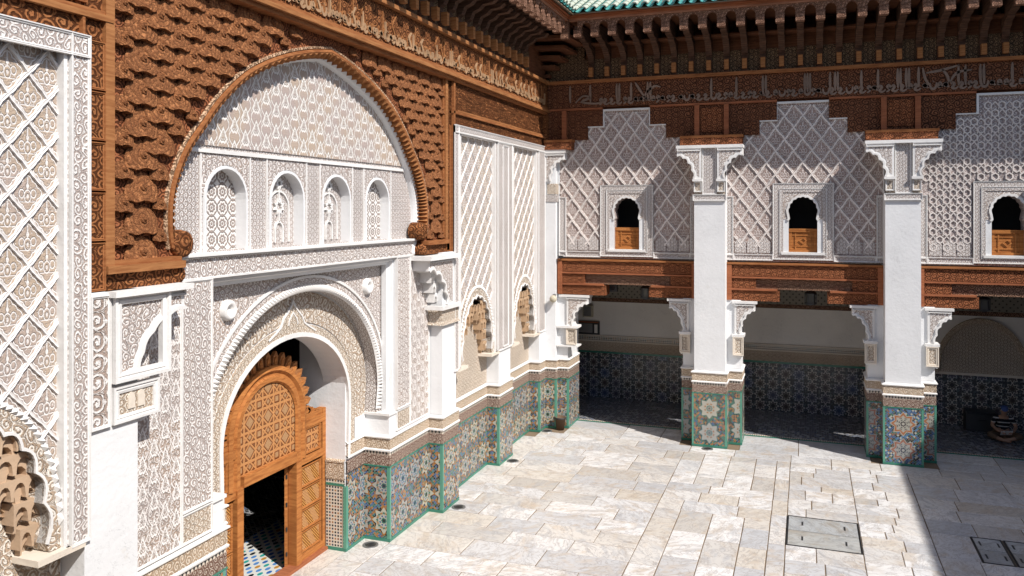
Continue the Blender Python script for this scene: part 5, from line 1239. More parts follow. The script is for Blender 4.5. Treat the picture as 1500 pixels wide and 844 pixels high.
# upper cedar cladding between the stepped tops
cd = thing('wood_frieze', 'dark cedar boards between the stepped stucco tops of the far arcade', 'wood frieze', (0, 21.0, 7.42))
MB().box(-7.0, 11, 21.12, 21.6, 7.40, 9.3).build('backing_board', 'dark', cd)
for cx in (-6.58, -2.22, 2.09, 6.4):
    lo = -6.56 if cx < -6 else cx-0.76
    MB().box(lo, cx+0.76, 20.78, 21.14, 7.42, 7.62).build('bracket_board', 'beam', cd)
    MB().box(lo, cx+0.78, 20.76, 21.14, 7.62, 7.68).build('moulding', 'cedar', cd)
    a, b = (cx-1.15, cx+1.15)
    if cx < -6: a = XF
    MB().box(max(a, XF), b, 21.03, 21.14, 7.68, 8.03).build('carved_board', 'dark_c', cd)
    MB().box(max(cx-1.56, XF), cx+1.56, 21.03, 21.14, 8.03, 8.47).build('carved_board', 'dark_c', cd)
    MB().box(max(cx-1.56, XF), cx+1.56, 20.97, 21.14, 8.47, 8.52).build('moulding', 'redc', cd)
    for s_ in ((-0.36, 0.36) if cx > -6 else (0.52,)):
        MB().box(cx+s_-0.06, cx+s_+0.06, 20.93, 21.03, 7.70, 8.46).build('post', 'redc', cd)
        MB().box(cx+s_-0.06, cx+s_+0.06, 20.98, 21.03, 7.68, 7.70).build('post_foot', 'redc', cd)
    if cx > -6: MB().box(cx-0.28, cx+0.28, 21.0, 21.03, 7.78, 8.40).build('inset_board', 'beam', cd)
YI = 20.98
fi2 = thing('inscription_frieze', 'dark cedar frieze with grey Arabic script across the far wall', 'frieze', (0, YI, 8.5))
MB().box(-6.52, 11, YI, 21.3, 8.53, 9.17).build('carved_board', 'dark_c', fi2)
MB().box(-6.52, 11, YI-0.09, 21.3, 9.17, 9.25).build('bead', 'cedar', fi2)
# letters traced: tall verticals at the photographed places, joined baseline below
xs = [-5.35, -4.64, -4.57, -4.26, -3.83, -3.76, -2.23, -1.62, -0.99, -0.92, -0.02, 0.04, 0.10, -5.9, 0.55, 0.66, 0.72, 1.24, 1.6, 2.02, 2.08, 2.2, 2.26, 2.46, 3.28, 3.42, 3.72, 3.79, 4.35, 4.6, 4.95, 5.3]
vg = FF(YI)
for i, x in enumerate(xs):
    mb = MB(); stroke(mb, vg, [(x+0.01, 8.66), (x, 8.9), (x+0.005, 9.12)], 0.06, 0.03); mb.build('script_letter', 'script_g', fi2)
for (pts) in ([(-4.15, 9.12), (-4.05, 8.95), (-3.90, 8.72)], [(-3.50, 8.97), (-3.65, 9.0), (-3.85, 8.85), (-3.95, 8.66)], [(2.55, 9.1), (2.60, 8.85), (2.70, 8.68)], [(2.62, 8.98), (2.9, 9.02), (3.3, 9.12)], [(2.95, 9.05), (3.05, 8.9), (3.1, 8.72)], [(3.1, 8.72), (3.25, 8.95), (3.55, 9.0)], [(-5.75, 8.66), (-5.55, 8.83), (-5.35, 8.78), (-5.6, 8.68), (-5.2, 8.62), (-4.9, 8.68)]):
    mb = MB(); stroke(mb, vg, pts, 0.06, 0.03); mb.build('script_letter', 'script_g', fi2)
rl = random.Random(9)
script(fi2, vg, -5.1, 6.0, 8.62, 0.36, ['ya', 'sin', 'nun', 'waw', 'ya', 'ha'], 0.06, 0.025, 'script_g', rl)

# ================================================================ CORNICES AND ROOFS
EH = 10.12        # underside of the eave blocks
def bracket_mesh(parent, axis, e):
    """axis 'F': wall facing -y, axis 'L': wall facing +x. local origin on wall at z 0 = 9.25"""
    prof = [(0.0, 0.0), (0.10, 0.0), (0.10, 0.10), (0.07, 0.12), (0.07, 0.42), (0.14, 0.46), (0.20, 0.60), (0.34, 0.66), (0.42, 0.74), (0.62, 0.76), (0.72, 0.84), (e-0.45, 0.86), (e-0.36, 0.93), (e-0.02, 0.93), (e-0.02, 1.12), (0.0, 1.30)]
    mb = MB(); hw = 0.075
    fr_ = (lambda a, b, d: (d, -a, b)) if axis == 'F' else (lambda a, b, d: (a, d, b))
    tri = prof
    mb.plate(fr_, tri, [], -hw, hw, True)
    o = mb.build('bracket', 'brk', parent, origin=(0, 0, 0)); return o
def fascia_mesh(parent, axis, W):
    """one arcade piece: pierced pointed arch between two carved blocks, width W centred"""
    hb = 0.105
    arc = arch_pts(0, 0.19, W/2-hb, 0.345, 18, 0.8, 5, 0.015)
    out = [(-W/2+0.002, 0.18), (-W/2+0.002, 0.41), (W/2-0.002, 0.41), (W/2-0.002, 0.18), (W/2-hb, 0.18)]+list(reversed(arc))+[(-W/2+hb, 0.18)]
    fr_ = (lambda u, v, d: (u, -d, v)) if axis == 'F' else (lambda u, v, d: (d, u, v))
    mb = MB(); mb.plate(fr_, out, [], -0.10, 0.0, True)
    o = mb.build('fascia_arch', 'cedar_ltf', parent, origin=(0, 0, 0))
    return o
M['cedar_ltf'] = wood('eave_carved_cedar', (0.54, 0.31, 0.21), (0.38, 0.19, 0.12), 'carved', 0.012, free=(9.0, 1, 1), seed=31)
def cornice(axis, e, a0, a1, W, label, loc, wallc):
    t = thing('bracketed_cornice', label, 'cornice', loc)
    F = axis == 'F'
    sgn = (lambda d: wallc-d) if F else (lambda d: wallc+d)
    def bx(u0, u1, d0, d1, z0, z1, m, n):
        mb = MB()
        if F: mb.box(u0, u1, min(sgn(d0), sgn(d1)), max(sgn(d0), sgn(d1)), z0, z1)
        else: mb.box(min(sgn(d0), sgn(d1)), max(sgn(d0), sgn(d1)), u0, u1, z0, z1)
        return mb.build(n, m, t)
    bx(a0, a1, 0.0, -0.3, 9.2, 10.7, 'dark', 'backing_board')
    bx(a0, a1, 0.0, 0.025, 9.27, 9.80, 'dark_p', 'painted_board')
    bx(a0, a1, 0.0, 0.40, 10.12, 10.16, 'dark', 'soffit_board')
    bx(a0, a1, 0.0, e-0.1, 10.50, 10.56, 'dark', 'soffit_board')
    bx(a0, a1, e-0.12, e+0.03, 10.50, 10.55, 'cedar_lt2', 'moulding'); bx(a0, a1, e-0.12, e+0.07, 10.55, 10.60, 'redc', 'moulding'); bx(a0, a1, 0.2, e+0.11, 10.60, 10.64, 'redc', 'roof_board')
    br = bracket_mesh(t, axis, e); fa = fascia_mesh(t, axis, W)
    blk = MB()
    if F: blk.box(-0.095, 0.095, -0.02, 0.16, -0.02, 0.15)
    else: blk.box(-0.16, 0.02, -0.095, 0.095, -0.02, 0.15)
    blk = blk.build('carved_block', 'cedar_ltf', t, origin=(0, 0, 0))
    col = MB()
    if F: col.box(-0.055, 0.055, -0.13, 0.0, 0.0, 0.24)
    else: col.box(0.0, 0.13, -0.055, 0.055, 0.0, 0.24)
    col = col.build('small_column', 'cedar_lt', t, origin=(0, 0, 0))
    n = int((a1-a0)/W); first = True
    L0 = Vector(loc)
    for k in range(n):
        u = a0+W*(k+0.5) if not F else a0+W*(k+0.5)
        def at(uu, d, z): return Vector((uu, sgn(d), z) if F else (sgn(d), uu, z))-L0
        trio = (br, fa, blk, col) if first else tuple(copy_part(q, t, (0, 0, 0)) for q in (br, fa, blk, col))
        trio[0].location = at(u, 0.0, 9.25); trio[1].location = at(u+W/2, e, EH-0.02); trio[2].location = at(u, e, EH); trio[3].location = at(u, 0.075, 9.32)
        first = False
    return t
M['cedar_lt2'] = wood('eave_moulding_cedar', (0.42, 0.20, 0.12), (0.28, 0.12, 0.07))
EF, EL = 1.50, 1.00
cornice('F', EF, XF+EL+0.05, 9.55, 0.4331, 'dark bracketed cedar cornice with little arches under the green roof, far wall', (0, 21.05, 9.25), 21.05)
cornice('L', EL, 0.5, 21.05-EF-0.05, 0.4331, 'dark bracketed cedar cornice overhanging the left wall', (XF, 10, 9.25), XF)
# corner pieces of both cornices
cc = thing('cornice_corner', 'corner block joining the two bracketed cornices', 'cornice corner', (XF+EL, 21.05-EF, 10.1))
MB().box(XF+EL-0.16, XF+EL+0.03, 21.05-EF-0.03, 21.05-EF+0.16, 10.08, 10.62).build('corner_block', 'cedar_ltf', cc)
MB().box(XF-0.4, XF+EL, 21.05-EF, 21.5, 10.48, 10.54).build('soffit_board', 'dark', cc)
MB().box(XF-0.4, XF+EL+0.1, 21.05-EF-0.1, 21.5, 10.56, 10.62).build('roof_board', 'redc', cc)
MB().box(XF-0.4, XF-0.0, 20.9, 21.5, 9.2, 10.7).build('backing_board', 'dark', cc)
MB().box(XF-0.4, XF+EL+0.1, 21.05, 21.5, 9.2, 10.7).build('backing_board', 'dark_p', cc)
MB().box(XF-0.4, XF, 21.05-EF-0.1, 21.5, 9.2, 10.7).build('backing_board', 'dark', cc)
for k in range(5):
    d_ = 0.12+0.2*k
    MB().plate(PL, [(XF, 21.05), (XF+d_*1.2, 21.05), (XF+d_*1.1, 21.05-d_*1.35), (XF, 21.05-d_*1.5)], [], 9.36+0.2*k, 9.44+0.2*k, True).build('corbel_step', 'dark', cc)
# roofs with glazed tiles
def tile_mesh(kind, L=0.34, r=0.085, n=7):
    mb = MB()
    for s_ in (0, 1):
        for i in range(n+1):
            a = PI*i/n; rr = r*(1.0-0.12*s_) if kind == 'cover' else r*(1.05-0.1*s_)
            x = -rr*math.cos(a); z = rr*math.sin(a)*0.8 if kind == 'cover' else -rr*math.sin(a)*0.62
            mb.v.append((x, s_*L, z+(0.012 if s_ == 0 else 0)))
    for i in range(n): mb.f.append((i, i+1, i+n+2, i+n+1))
    i0 = len(mb.v)
    for i in range(n+1):
        a = PI*i/n; rr = (r-0.016)
        x = -rr*math.cos(a); z = rr*math.sin(a)*0.8 if kind == 'cover' else -rr*math.sin(a)*0.62-0.012
        mb.v.append((x, 0, z)); 
    for i in range(n): mb.f.append((i, i0+i, i0+i+1, i+1))
    return mb
sl = math.radians(24)
def roof(label, loc, rotz, width, rows, nfull, name='tiled_roof'):
    """local x along the eave, +y up the slope"""
    t = thing(name, label, 'roof', loc); t.rotation_euler = (0, 0, rotz)
    bd = MB().plate(lambda u, v, d: (u, v*math.cos(sl)-d*0, v*math.sin(sl)+d), rect(0, width, 0, rows*0.30+0.1), [], -0.10, -0.075, True)
    o = bd.build('roof_deck', 'joint', t, origin=(0, 0, 0)); o.location = (0, 0, 0)
    cover = tile_mesh('cover').build('cover_tile', 'roofglint', t, origin=(0, 0, 0)); pan = tile_mesh('pan', r=0.09).build('pan_tile', 'rooftile', t, origin=(0, 0, 0))
    cover.rotation_euler = (sl, 0, 0); pan.rotation_euler = (sl, 0, 0)
    ncol = int(width/0.25); made = 0
    stuff = {'cover': MB(), 'pan': MB()}
    cs, sn = math.cos(sl), math.sin(sl)
    for c in range(ncol):
        for r in range(rows):
            for kind, src in (('cover', cover), ('pan', pan)):
                x = 0.06+c*0.25+(0.125 if kind == 'pan' else 0); s_ = r*0.30-0.05; dz = 0.0 if kind == 'pan' else 0.01
                y = s_*cs; z = s_*sn+dz
                if c < nfull[0] and r < nfull[1]:
                    q = src if made < 2 and ((kind == 'cover') == (made == 0)) else copy_part(src, t, (0, 0, 0))
                    q.location = (x, y, z); q.rotation_euler = (sl, 0, rs.uniform(-0.02, 0.02)); made += 1
                else:
                    tm = tile_mesh(kind); mb = stuff[kind]; i = len(mb.v)
                    mb.v += [(p[0]+x, y+p[1]*cs-p[2]*sn, z+p[1]*sn+p[2]*cs) for p in tm.v]; mb.f += [tuple(i+k for k in f) for f in tm.f]
    for kind, m_ in (('cover', 'roofglint'), ('pan', 'rooftile')):
        if stuff[kind].f:
            o = stuff[kind].build(kind+'_tile_rows', m_, t, origin=(0, 0, 0)); o['kind'] = 'stuff'; o.location = (0, 0, 0)
    return t
ex, ey = XF+EL+0.22, 21.05-EF-0.22
roof('green glazed tile roof with sun glint painted pale on its ridges above the far cornice', (ex-3.05, ey, 10.71), 0, 17.9, 9, (36, 4))
roof('green glazed tile roof above the left cornice', (ex, 0.5, 10.71), PI/2, ey+1.3, 5, (0, 0))

# ================================================================ GALLERY
gb = thing('gallery_wall', 'shaded gallery back wall, dark star tiles below and plain plaster above', 'wall', (0, 24.8, 0))
def g(x0, x1, z0, z1, d, m, n): return MB().box(x0, x1, 24.8-d, 25.0, z0, z1).build(n, m, gb)
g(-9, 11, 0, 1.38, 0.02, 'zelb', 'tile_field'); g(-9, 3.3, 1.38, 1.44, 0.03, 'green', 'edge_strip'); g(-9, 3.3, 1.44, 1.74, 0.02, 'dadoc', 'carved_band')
g(-9, 3.3, 1.74, 1.78, 0.05, 'cream', 'moulding'); g(-9, 3.3, 1.78, 1.90, 0.02, 'checker', 'tooth_band'); g(-9, 3.3, 1.90, 1.94, 0.05, 'cream', 'moulding')
g(-9, 11, 1.38, 2.98, 0.0, 'ivory', 'plain_plaster'); g(-9, 11, 2.98, 3.10, 0.03, 'beam2', 'carved_band'); g(-9, 11, 3.10, 3.95, 0.02, 'pierced', 'pierced_band')
MB().box(-9, 11, 21.5, 25.0, 3.95, 4.1).build('ceiling', 'dark', gb)
MB().box(-9.2, -9.0, 21.0, 25, 0, 4).build('end_wall', 'ivory', gb); MB().box(-9.0, -6.9, 22.1, 22.3, 0, 4).build('end_wall', 'ivory', gb)
MB().box(11, 11.2, 21.0, 25, 0, 4).build('end_wall', 'ivory', gb)
for k in range(34): MB().box(-8.8+k*0.6, -8.68+k*0.6, 21.52, 24.78, 3.86, 3.95).build('ceiling_joist', 'dark', gb)
ba = thing('blind_arch', 'carved brown blind arch in the gallery wall at right', 'arch', (4.42, 24.8, 1.3))
MB().plate(FF(24.8), [(3.33, 1.42)]+arch_pts(4.42, 1.42, 1.09, 2.86, 30)+[(5.51, 1.42)], [], 0.0, 0.05).build('arch_field', 'finebuff', ba)
MB().sweep(FF(24.8), arch_pts(4.42, 1.42, 1.12, 2.90, 30), [(-0.02, 0), (-0.02, 0.09), (0.10, 0.09), (0.12, 0.05)]).build('arch_ring', 'dadoc', ba)
MB().fbox(FF(24.8), 3.2, 5.7, 1.38, 1.45, 0.0, 0.08).build('arch_sill', 'cream', ba)

# ================================================================ DOOR SCREEN
dr = thing('wooden_portal_door', 'orange carved cedar door screen with toothed round top, dark doorway open', 'door', (-7.8, YC, 0))
XD = -7.80; f = LF(XD)
def db(u0, u1, v0, v1, d0, d1, m='door', n='rail'): return MB().fbox(f, u0, u1, v0, v1, d0, d1).build(n, m, dr)
for sg in (-1, 1):
    q = lambda a, b: sorted((YC+sg*a, YC+sg*b))
    db(*q(1.46, 1.56), 0.02, 2.42, -0.10, 0.03, n='outer_stile'); db(*q(0.66, 0.80), 0.0, 2.62 if 0 else 1.74, -0.10, 0.06, n='door_post')
    db(*q(0.80, 1.46), 0.05, 0.16, -0.10, 0.03); db(*q(0.80, 1.46), 1.62, 1.74, -0.10, 0.03); db(*q(0.80, 1.46), 2.20, 2.34, -0.10, 0.035)
    db(*q(0.90, 1.46), 2.34, 2.42, -0.10, 0.02)
    for k in range(4):
        a, b = q(0.86, 1.42); z0 = 0.18+k*0.355
        o = MB().fbox(f, a, b, z0, z0+0.33, -0.06, 0.0).build('herringbone_panel', 'basket', dr); frame(f, a, b, z0, z0+0.33, 0.025, -0.02, 0.025).build('panel_bead', 'door', o)
    a, b = q(1.0, 1.38); o = MB().fbox(f, a, b, 1.80, 2.16, -0.06, 0.0).build('star_panel', 'girih', dr); frame(f, a-0.03, b+0.03, 1.77, 2.19, 0.03, -0.02, 0.03).build('panel_bead', 'door', o)
    for k in range(4):     # small merlons on the side wings
        c_ = YC+sg*(0.98+k*0.12); h_ = 2.60-0.05*k
        MB().plate(f, [(c_-0.055, 2.42), (c_-0.05, h_-0.08), (c_, h_), (c_+0.05, h_-0.08), (c_+0.055, 2.42)], [], -0.07, 0.0, True).build('small_merlon', 'door', dr)
db(YC-0.66, YC+0.66, 1.74, 1.90, -0.10, 0.07, n='lintel')
# arched head
H0 = [(YC-0.96, 1.74)]+arch_pts(YC, 2.50, 0.96, 3.40, 28)+[(YC+0.96, 1.74)]
H1 = [(YC-0.68, 1.90)]+arch_pts(YC, 2.50, 0.68, 3.12, 28)+[(YC+0.68, 1.90)]
MB().plate(f, H0, [], -0.10, -0.02, True).build('arched_board', 'door', dr)
MB().sweep(f, H0, [(0.0, -0.05), (0.0, 0.04), (0.07, 0.06), (0.11, 0.01), (0.15, 0.01), (0.17, 0.05), (0.24, 0.05), (0.27, 0.01)]).build('arched_moulding', 'door', dr)
MB().plate(f, H1, [], -0.02, 0.005).build('star_panel', 'girih', dr)
for k in range(19):     # pointed teeth radiating from the head
    th = math.radians(-2+k*(184/18.0)); ca, sa = math.cos(th), math.sin(th)
    c0 = (YC-0.95*ca, 2.50+0.89*sa); tx, tz = sa*0.062, ca*0.062
    tip = (YC-1.17*ca, 2.50+1.12*sa)
    m1 = ((c0[0]*0.35+tip[0]*0.65), (c0[1]*0.35+tip[1]*0.65))
    pts = [(c0[0]-tx, c0[1]-tz), (m1[0]-tx, m1[1]-tz), tip, (m1[0]+tx, m1[1]+tz), (c0[0]+tx, c0[1]+tz)]
    MB().plate(f, pts, [], -0.06, 0.0, True).build('tooth', 'cedar_lt', dr)
    s_ = [(c0[0]*(1-.18)+tip[0]*.18+(p[0]-c0[0]*(1-.18)-tip[0]*.18)*0.55, c0[1]*(1-.18)+tip[1]*.18+(p[1]-c0[1]*(1-.18)-tip[1]*.18)*0.55) for p in pts]
    MB().plate(f, s_, [], 0.0, 0.015).build('tooth_boss', 'door', dr)
db(YC-1.56, YC+1.56, 0.0, 0.05, -0.12, 0.10, 'redc', 'threshold')
# inner leaf pushed open into the hall
lf = thing('door_leaf', 'narrow orange wooden door leaf swung open inside the dark doorway', 'door leaf', (XD-0.06, YC+0.62, 0))
def leafq(a0, a1, b0, b1, z0, z1):
    ca, sa = -0.52, 0.854; mb = MB(); mb.box(a0, a1, b0, b1, z0, z1)
    mb.v = [(XD-0.10+p[0]*ca-p[1]*sa, YC+0.60+p[0]*sa+p[1]*ca, p[2]) for p in mb.v]; return mb
leafq(0, 0.62, -0.025, 0.025, 0.04, 1.70).build('leaf', 'door', lf)
for z in (0.35, 0.85, 1.35): leafq(0.06, 0.56, 0.025, 0.04, z, z+0.07).build('leaf_rail', 'cedar_lt', lf)
for z in (0.25, 0.65, 1.05, 1.5): MB().lathe((XD-0.09, YC+0.60, z), [(0, -0.03), (0.014, -0.03), (0.014, 0.03), (0, 0.03)], 8).build('hinge', 'iron', lf)
# dark hall
hl = thing('inner_hall', 'dark hall seen through the open doorway, mosaic tiles on its floor', 'room', (-10, YC, 0))
MB().box(-9.3, -8.3, 6, 15, -0.05, -0.002).build('hall_floor', 'zeln', hl); MB().box(-14, -9.3, 6, 15, -0.05, -0.002).build('hall_floor', 'zelf', hl)  # rear part in darker tile, painting in the shade deeper inside the hall
MB().box(-8.3, -7.86, 9.0, 12.13, -0.05, -0.002).build('hall_floor', 'zeln', hl)
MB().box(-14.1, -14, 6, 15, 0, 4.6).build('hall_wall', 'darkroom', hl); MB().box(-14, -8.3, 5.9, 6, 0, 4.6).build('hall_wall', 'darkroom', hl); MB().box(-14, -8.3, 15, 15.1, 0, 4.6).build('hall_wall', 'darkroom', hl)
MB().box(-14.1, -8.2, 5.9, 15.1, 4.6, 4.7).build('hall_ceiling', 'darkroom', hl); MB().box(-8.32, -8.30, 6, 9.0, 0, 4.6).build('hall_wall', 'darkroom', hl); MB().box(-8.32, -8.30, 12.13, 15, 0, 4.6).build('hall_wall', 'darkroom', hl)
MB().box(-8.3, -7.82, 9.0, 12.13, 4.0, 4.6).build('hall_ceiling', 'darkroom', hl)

# ================================================================ OTHER WINGS (beyond the frame: they cast the shade on the right)
XR = 12.45
rw = thing('opposite_wing', 'plain white wing closing the courtyard beyond the right edge', 'wall', (XR, 8, 0))
MB().box(XR, XR+0.6, -2.2, 22, 0, 9.3).build('wall_body', 'white', rw)
MB().box(XR-0.05, XR, -2.2, 21, 8.4, 9.3).build('frieze', 'dark_c', rw)
MB().box(XR-1.30, XR+0.6, -2.2, 21, 10.1, 10.75).build('eave', 'dark', rw)
MB().box(XR-0.02, XR+0.6, -2.2, 22, 9.3, 10.1).build('frieze', 'dark', rw)
nw = thing('near_wing', 'white wing behind the viewpoint, closing the courtyard', 'wall', (2, -2.2, 0))
MB().box(-7, XR, -2.6, -2.2, 0, 9.6).build('wall_body', 'white', nw)
MB().box(-7, XR, -2.6, -1.3, 10.0, 10.6).build('eave', 'dark', nw)

# ================================================================ SMALL THINGS
def grate(x, y, label):
    t = thing('floor_uplight', label, 'floor light', (x, y, 0), 'round grates set in the paving')
    MB().lathe((x, y, 0), [(0.0, 0.004), (0.105, 0.004), (0.105, 0.0)], 24).build('glass', 'glass', t)
    MB().lathe((x, y, 0), [(0.10, 0.003), (0.10, 0.014), (0.135, 0.014), (0.14, 0.0)], 24).build('rim', 'steel', t)
    mb = MB()
    for r in (0.035, 0.07):
        mb.lathe((x, y, 0), [(r-0.008, 0.004), (r-0.008, 0.011), (r+0.008, 0.011), (r+0.008, 0.004)], 20)
    mb.box(x-0.1, x+0.1, y-0.008, y+0.008, 0.004, 0.0105); mb.box(x-0.008, x+0.008, y-0.1, y+0.1, 0.004, 0.0102)
    mb.build('grille', 'iron', t)
for x, y, l in ((-7.10, 12.48, 'round grate in the paving beside the wooden door'), (-6.38, 14.65, 'round grate at the foot of the pilaster right of the portal'), (-6.38, 17.78, 'round grate at the foot of the pilaster between the lattice panels'), (-6.40, 20.50, 'round grate in the paving near the courtyard corner'), (-2.25, 20.30, 'round grate before the tiled foot of the middle pier')): grate(x, y, l)
def hatch(x0, x1, y0, y1, label, n, mat='marble'):
    t = thing('floor_hatch', label, 'hatch cover', ((x0+x1)/2, (y0+y1)/2, 0))
    MB().box(x0-0.0, x1+0.0, y0, y1, -0.04, -0.008).build('seat', 'iron', t)
    frame(PL, x0+0.005, x1-0.005, y0+0.005, y1-0.005, 0.018, -0.02, 0.006).build('metal_rim', 'iron', t)
    for k in range(n):
        a, b = (y0+(y1-y0)*k/n, y0+(y1-y0)*(k+1)/n)
        if n == 2 and mat == 'side': pass
        o = MB().box(x0+0.035, x1-0.035, a+(0.035 if k == 0 else 0.012), b-(0.035 if k == n-1 else 0.012), -0.03, 0.002).build('cover_slab', 'hatchm', t)
        for xx in (x0+(x1-x0)*0.22, x0+(x1-x0)*0.80): MB().box(xx-0.015, xx+0.015, (a+b)/2-0.09, (a+b)/2+0.09, -0.001, 0.006).build('lift_slot', 'iron', o)
M['hatchm'] = marble('grey_marble_cover')
_n = M['hatchm'].node_tree; _b = _n.nodes['Principled BSDF']; _l = _b.inputs['Base Color'].links[0]; _src = _l.from_socket
_m = _n.nodes.new('ShaderNodeMix'); _m.data_type = 'RGBA'; _m.blend_type = 'MULTIPLY'; _m.inputs[0].default_value = 1.0; _n.links.new(_src, _m.inputs[6]); _m.inputs[7].default_value = (0.66, 0.69, 0.70, 1); _n.links.new(_m.outputs[2], _b.inputs['Base Color'])
hatch(-0.33, 0.92, 14.95, 16.40, 'grey two-slab marble floor hatch with metal rim, in the sun', 2)
hatch(2.75, 3.24, 15.28, 16.42, 'shaded floor hatch with two slabs, at the right edge, left one', 2)
hatch(3.26, 3.75, 15.28, 16.42, 'shaded floor hatch with two slabs, at the right edge, right one', 2)
bk = thing('bucket', 'small dark brown bucket standing by the tiled corner', 'bucket', (-6.12, 20.95-0.13, 0))
MB().lathe((-6.12, 20.80, 0), [(0, 0.01), (0.10, 0.0), (0.14, 0.30), (0.155, 0.30), (0.155, 0.33), (0.135, 0.33), (0.095, 0.04), (0, 0.04)], 20).build('pail', 'trouser', bk, smooth=True)
MB().lathe((-6.12, 20.80, 0), [(0.155, 0.29), (0.162, 0.31), (0.155, 0.33)], 20).build('rim', 'iron', bk)
sp = thing('floodlight', 'cream floodlight fixed beside the beam end at the corner', 'lamp', (-6.30, 20.72, 3.5))
MB().lathe((-6.30, 20.74, 3.46), [(0, -0.07), (0.08, -0.065), (0.10, 0.0), (0.06, 0.10), (0, 0.12)], 16, ax=1).build('lamp_body', 'plast', sp, smooth=True)
MB().box(-6.33, -6.27, 20.80, 20.88, 3.42, 3.58).build('bracket', 'steel', sp)
cm = thing('wall_camera', 'tiny black camera on the ledge above the beam near the corner', 'camera', (-6.15, 20.9, 4.6))
MB().box(-6.19, -6.09, 20.86, 20.98, 4.54, 4.60).build('camera_body', 'iron', cm); MB().lathe((-6.14, 20.85, 4.57), [(0, 0), (0.022, 0), (0.022, 0.03)], 10, ax=1).build('lens', 'black', cm)
def lantern(x, y, z, label):
    t = thing('lantern', label, 'lantern', (x, y, z), 'dark hanging lanterns in the gallery')
    mb = MB()
    for a in range(6):
        c_, s_ = math.cos(a*PI/3), math.sin(a*PI/3); mb.box(x+0.13*c_-0.012, x+0.13*c_+0.012, y+0.13*s_-0.012, y+0.13*s_+0.012, z-0.02, z+0.24)
    mb.lathe((x, y, z), [(0.0, -0.06), (0.10, -0.04), (0.145, 0.0), (0.145, 0.02)], 6); mb.lathe((x, y, z), [(0.145, 0.22), (0.15, 0.25), (0.07, 0.33), (0.02, 0.36), (0.0, 0.36)], 6)
    mb.build('cage', 'iron', t); MB().lathe((x, y, z), [(0.11, 0.0), (0.11, 0.23)], 6).build('glass', 'glass', t)
    MB().box(x-0.006, x+0.006, y-0.006, y+0.006, z+0.35, 3.95).build('chain', 'iron', t)
lantern(-4.02, 21.75, 3.48, 'black lantern in the gallery opening by the corner')
lantern(0.12, 21.75, 3.48, 'black lantern in the gallery opening between the piers')
lantern(3.93, 21.75, 3.48, 'black lantern in the right gallery opening')
sk = thing('loudspeaker', 'dark box loudspeaker under the beam near the corner', 'loudspeaker', (-4.93, 21.3, 3.6))
MB().box(-4.96, -4.76, 21.52, 21.70, 3.62, 3.88).build('case', 'iron', sk); MB().lathe((-4.86, 21.515, 3.74), [(0, 0), (0.06, 0.0), (0.07, -0.01), (0.07, 0.01)], 14, ax=1).build('cone', 'black', sk)
s2 = thing('loudspeaker', 'beige square loudspeaker on the gallery wall beside the corner console', 'loudspeaker', (-6.3, 24.7, 2.6))
MB().box(-6.52, -6.22, 24.60, 24.80, 2.50, 2.86).build('case', 'plast', s2); MB().box(-6.49, -6.25, 24.59, 24.60, 2.53, 2.83).build('grille', 'steel', s2)
nb = thing('notice_frame', 'small dark framed notice with red top on the gallery wall', 'notice', (-6.45, 24.75, 1.95))
MB().box(-6.80, -6.02, 24.74, 24.80, 1.95, 2.36).build('backing', 'iron', nb); MB().box(-6.78, -6.05, 24.73, 24.74, 2.31, 2.35).build('red_strip', 'redc', nb)
MB().box(-6.70, -6.24, 24.73, 24.74, 2.0, 2.28).build('picture', 'steel', nb); MB().box(-6.18, -6.08, 24.73, 24.74, 2.0, 2.26).build('caption', 'ivory', nb)
# bench-like black case by the seated person
bx_ = thing('black_case', 'black case standing against the gallery wall left of the seated person', 'case', (4.15, 24.3, 0))
MB().box(3.98, 4.72, 24.25, 24.70, 0.02, 0.52).build('case_body', 'iron', bx_); MB().box(3.97, 4.73, 24.24, 24.71, 0.46, 0.50).build('lid_band', 'black', bx_); MB().box(4.25, 4.45, 24.22, 24.25, 0.30, 0.34).build('handle', 'black', bx_)
# ---- seated person
def skinned(name, verts, edges, mat, parent, sub=2, smooth=True):
    me = bpy.data.meshes.new(name); L = Vector(parent['_w'])
    me.from_pydata([Vector(v[:3]) for v in verts], edges, []); o = bpy.data.objects.new(name, me); C.objects.link(o); o.parent = parent
    md = o.modifiers.new('skin', 'SKIN'); md.use_smooth_shade = True
    for i, v in enumerate(verts):
        me.skin_vertices[0].data[i].radius = (v[3], v[4] if len(v) > 4 else v[3])
    me.skin_vertices[0].data[0].use_root = True
    s_ = o.modifiers.new('sub', 'SUBSURF'); s_.levels = 1; s_.render_levels = sub
    dg = bpy.context.evaluated_depsgraph_get(); me2 = bpy.data.meshes.new_from_object(o.evaluated_get(dg)); o.modifiers.clear(); o.data = me2
    uvs(me2); me2.materials.clear(); me2.materials.append(M[mat]); me2.polygons.foreach_set('use_smooth', [True]*len(me2.polygons)); return o
ps = thing('person', 'person in striped top and blue cap sitting cross-legged in the gallery, holding a paper', 'person', (4.72, 23.75, 0))
bv = [(0, 0, .12, .15, .12), (0, .0, .28, .14, .11), (0, -.02, .44, .17, .11), (0, -.07, .56, .10, .08), (0, -.11, .63, .05, .05), (0, -.15, .70, .075, .085), (0, -.18, .78, .08, .09),
      (-.19, -.05, .52, .055), (-.27, -.14, .36, .045), (-.16, -.33, .27, .034), (-.09, -.40, .27, .026),
      (.19, -.05, .52, .055), (.27, -.14, .36, .045), (.17, -.33, .27, .034), (.10, -.40, .27, .026),
      (-.13, -.05, .10, .095), (-.38, -.28, .16, .065), (-.10, -.42, .07, .048), (.10, -.46, .045, .034),
      (.13, -.05, .10, .095), (.38, -.28, .16, .065), (.10, -.36, .08, .048), (-.10, -.36, .05, .034)]
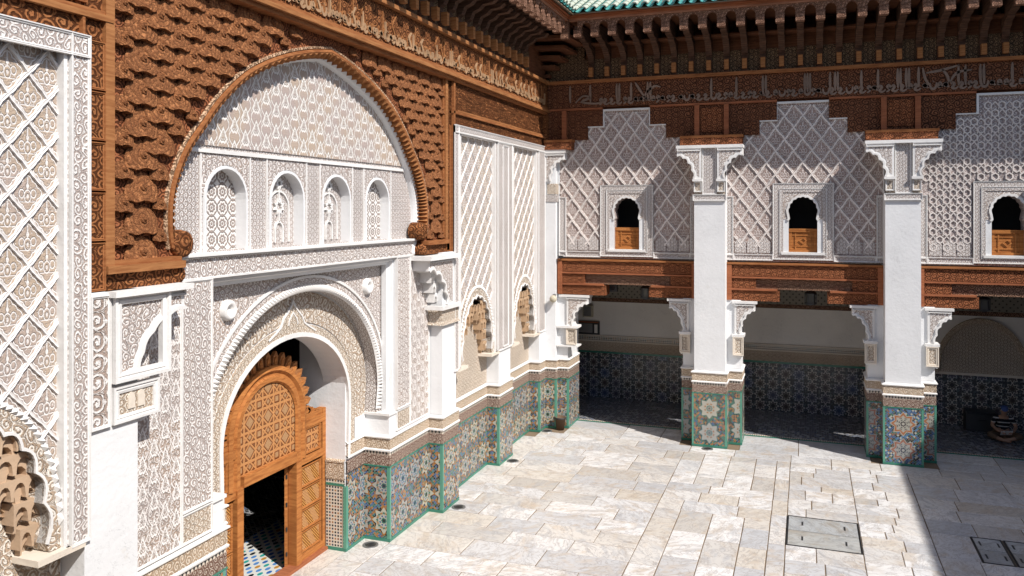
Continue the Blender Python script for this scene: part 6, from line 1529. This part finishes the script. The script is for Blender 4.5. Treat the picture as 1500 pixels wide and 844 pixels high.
be = [(0, 1), (1, 2), (2, 3), (3, 4), (4, 5), (5, 6), (3, 7), (7, 8), (8, 9), (9, 10), (3, 11), (11, 12), (12, 13), (13, 14), (0, 15), (15, 16), (16, 17), (17, 18), (0, 19), (19, 20), (20, 21), (21, 22)]
skinned('body', bv, be, 'skin', ps)
skinned('striped_top', [(0, 0, .14, .165, .135), (0, 0, .28, .155, .125), (0, -.02, .44, .185, .125), (0, -.07, .555, .115, .09), (-.19, -.05, .52, .068), (-.25, -.115, .41, .060), (.19, -.05, .52, .068), (.25, -.115, .41, .060)], [(0, 1), (1, 2), (2, 3), (3, 4), (4, 5), (3, 6), (6, 7)], 'stripe', ps)
skinned('trousers', [(0, 0, .11, .165, .13), (-.13, -.05, .105, .11), (-.38, -.28, .165, .08), (-.16, -.39, .09, .062), (.13, -.05, .105, .11), (.38, -.28, .165, .08), (.16, -.34, .10, .062)], [(0, 1), (1, 2), (2, 3), (0, 4), (4, 5), (5, 6)], 'trouser', ps)
skinned('blue_cap', [(0, -.145, .77, .088, .095), (0, -.165, .83, .082, .088), (0, -.26, .80, .05, .02)], [(0, 1), (0, 2)], 'blue', ps)
for sg in (-1, 1):
    for k in range(5):
        a = (k-2)*0.018; z0 = 0.27-0.006*abs(k-2)
        fv = [(sg*.095, -.40, .268, .013), (sg*(.085)+a*0.9, -.435-(0.004*(2-abs(k-2))), z0, .0085), (sg*.065+a, -.465, z0-.012, .0075), (sg*.05+a, -.475, z0-.035, .0065)]
        if k == 0: fv = [(sg*.10, -.385, .28, .012), (sg*.06, -.41, .305, .009), (sg*.03, -.435, .30, .008)]
        skinned('finger', fv, [(i, i+1) for i in range(len(fv)-1)], 'skin', ps, 1)
    skinned('ear', [(sg*.085, -.165, .72, .012), (sg*.09, -.15, .75, .014)], [(0, 1)], 'skin', ps, 1)
skinned('nose', [(0, -.262, .745, .012), (0, -.275, .72, .014)], [(0, 1)], 'skin', ps, 1)
for o in ps.children: o['_w'] = tuple(Vector(ps['_w']))
pp = MB(); c5 = (4.72, 23.30, 0.30)
pp.v = [(c5[0]-.13, c5[1]-.03, .29), (c5[0]+.13, c5[1]-.03, .33), (c5[0]+.13, c5[1]+.10, .20), (c5[0]-.13, c5[1]+.10, .17)]; pp.v += [(p[0], p[1]+.004, p[2]+.004) for p in pp.v]
pp.f = [(0, 1, 2, 3), (4, 5, 6, 7), (0, 1, 5, 4), (1, 2, 6, 5), (2, 3, 7, 6), (3, 0, 4, 7)]
tag(pp.build('paper', 'paper', None, origin=c5), 'folded white paper held in the lap of the seated person', 'paper')

for o in bpy.data.objects:
    if '_w' in o: del o['_w']
print('objects', len(bpy.data.objects), 'tris~', sum(len(o.data.polygons)*2 for o in bpy.data.objects if o.type == 'MESH'))
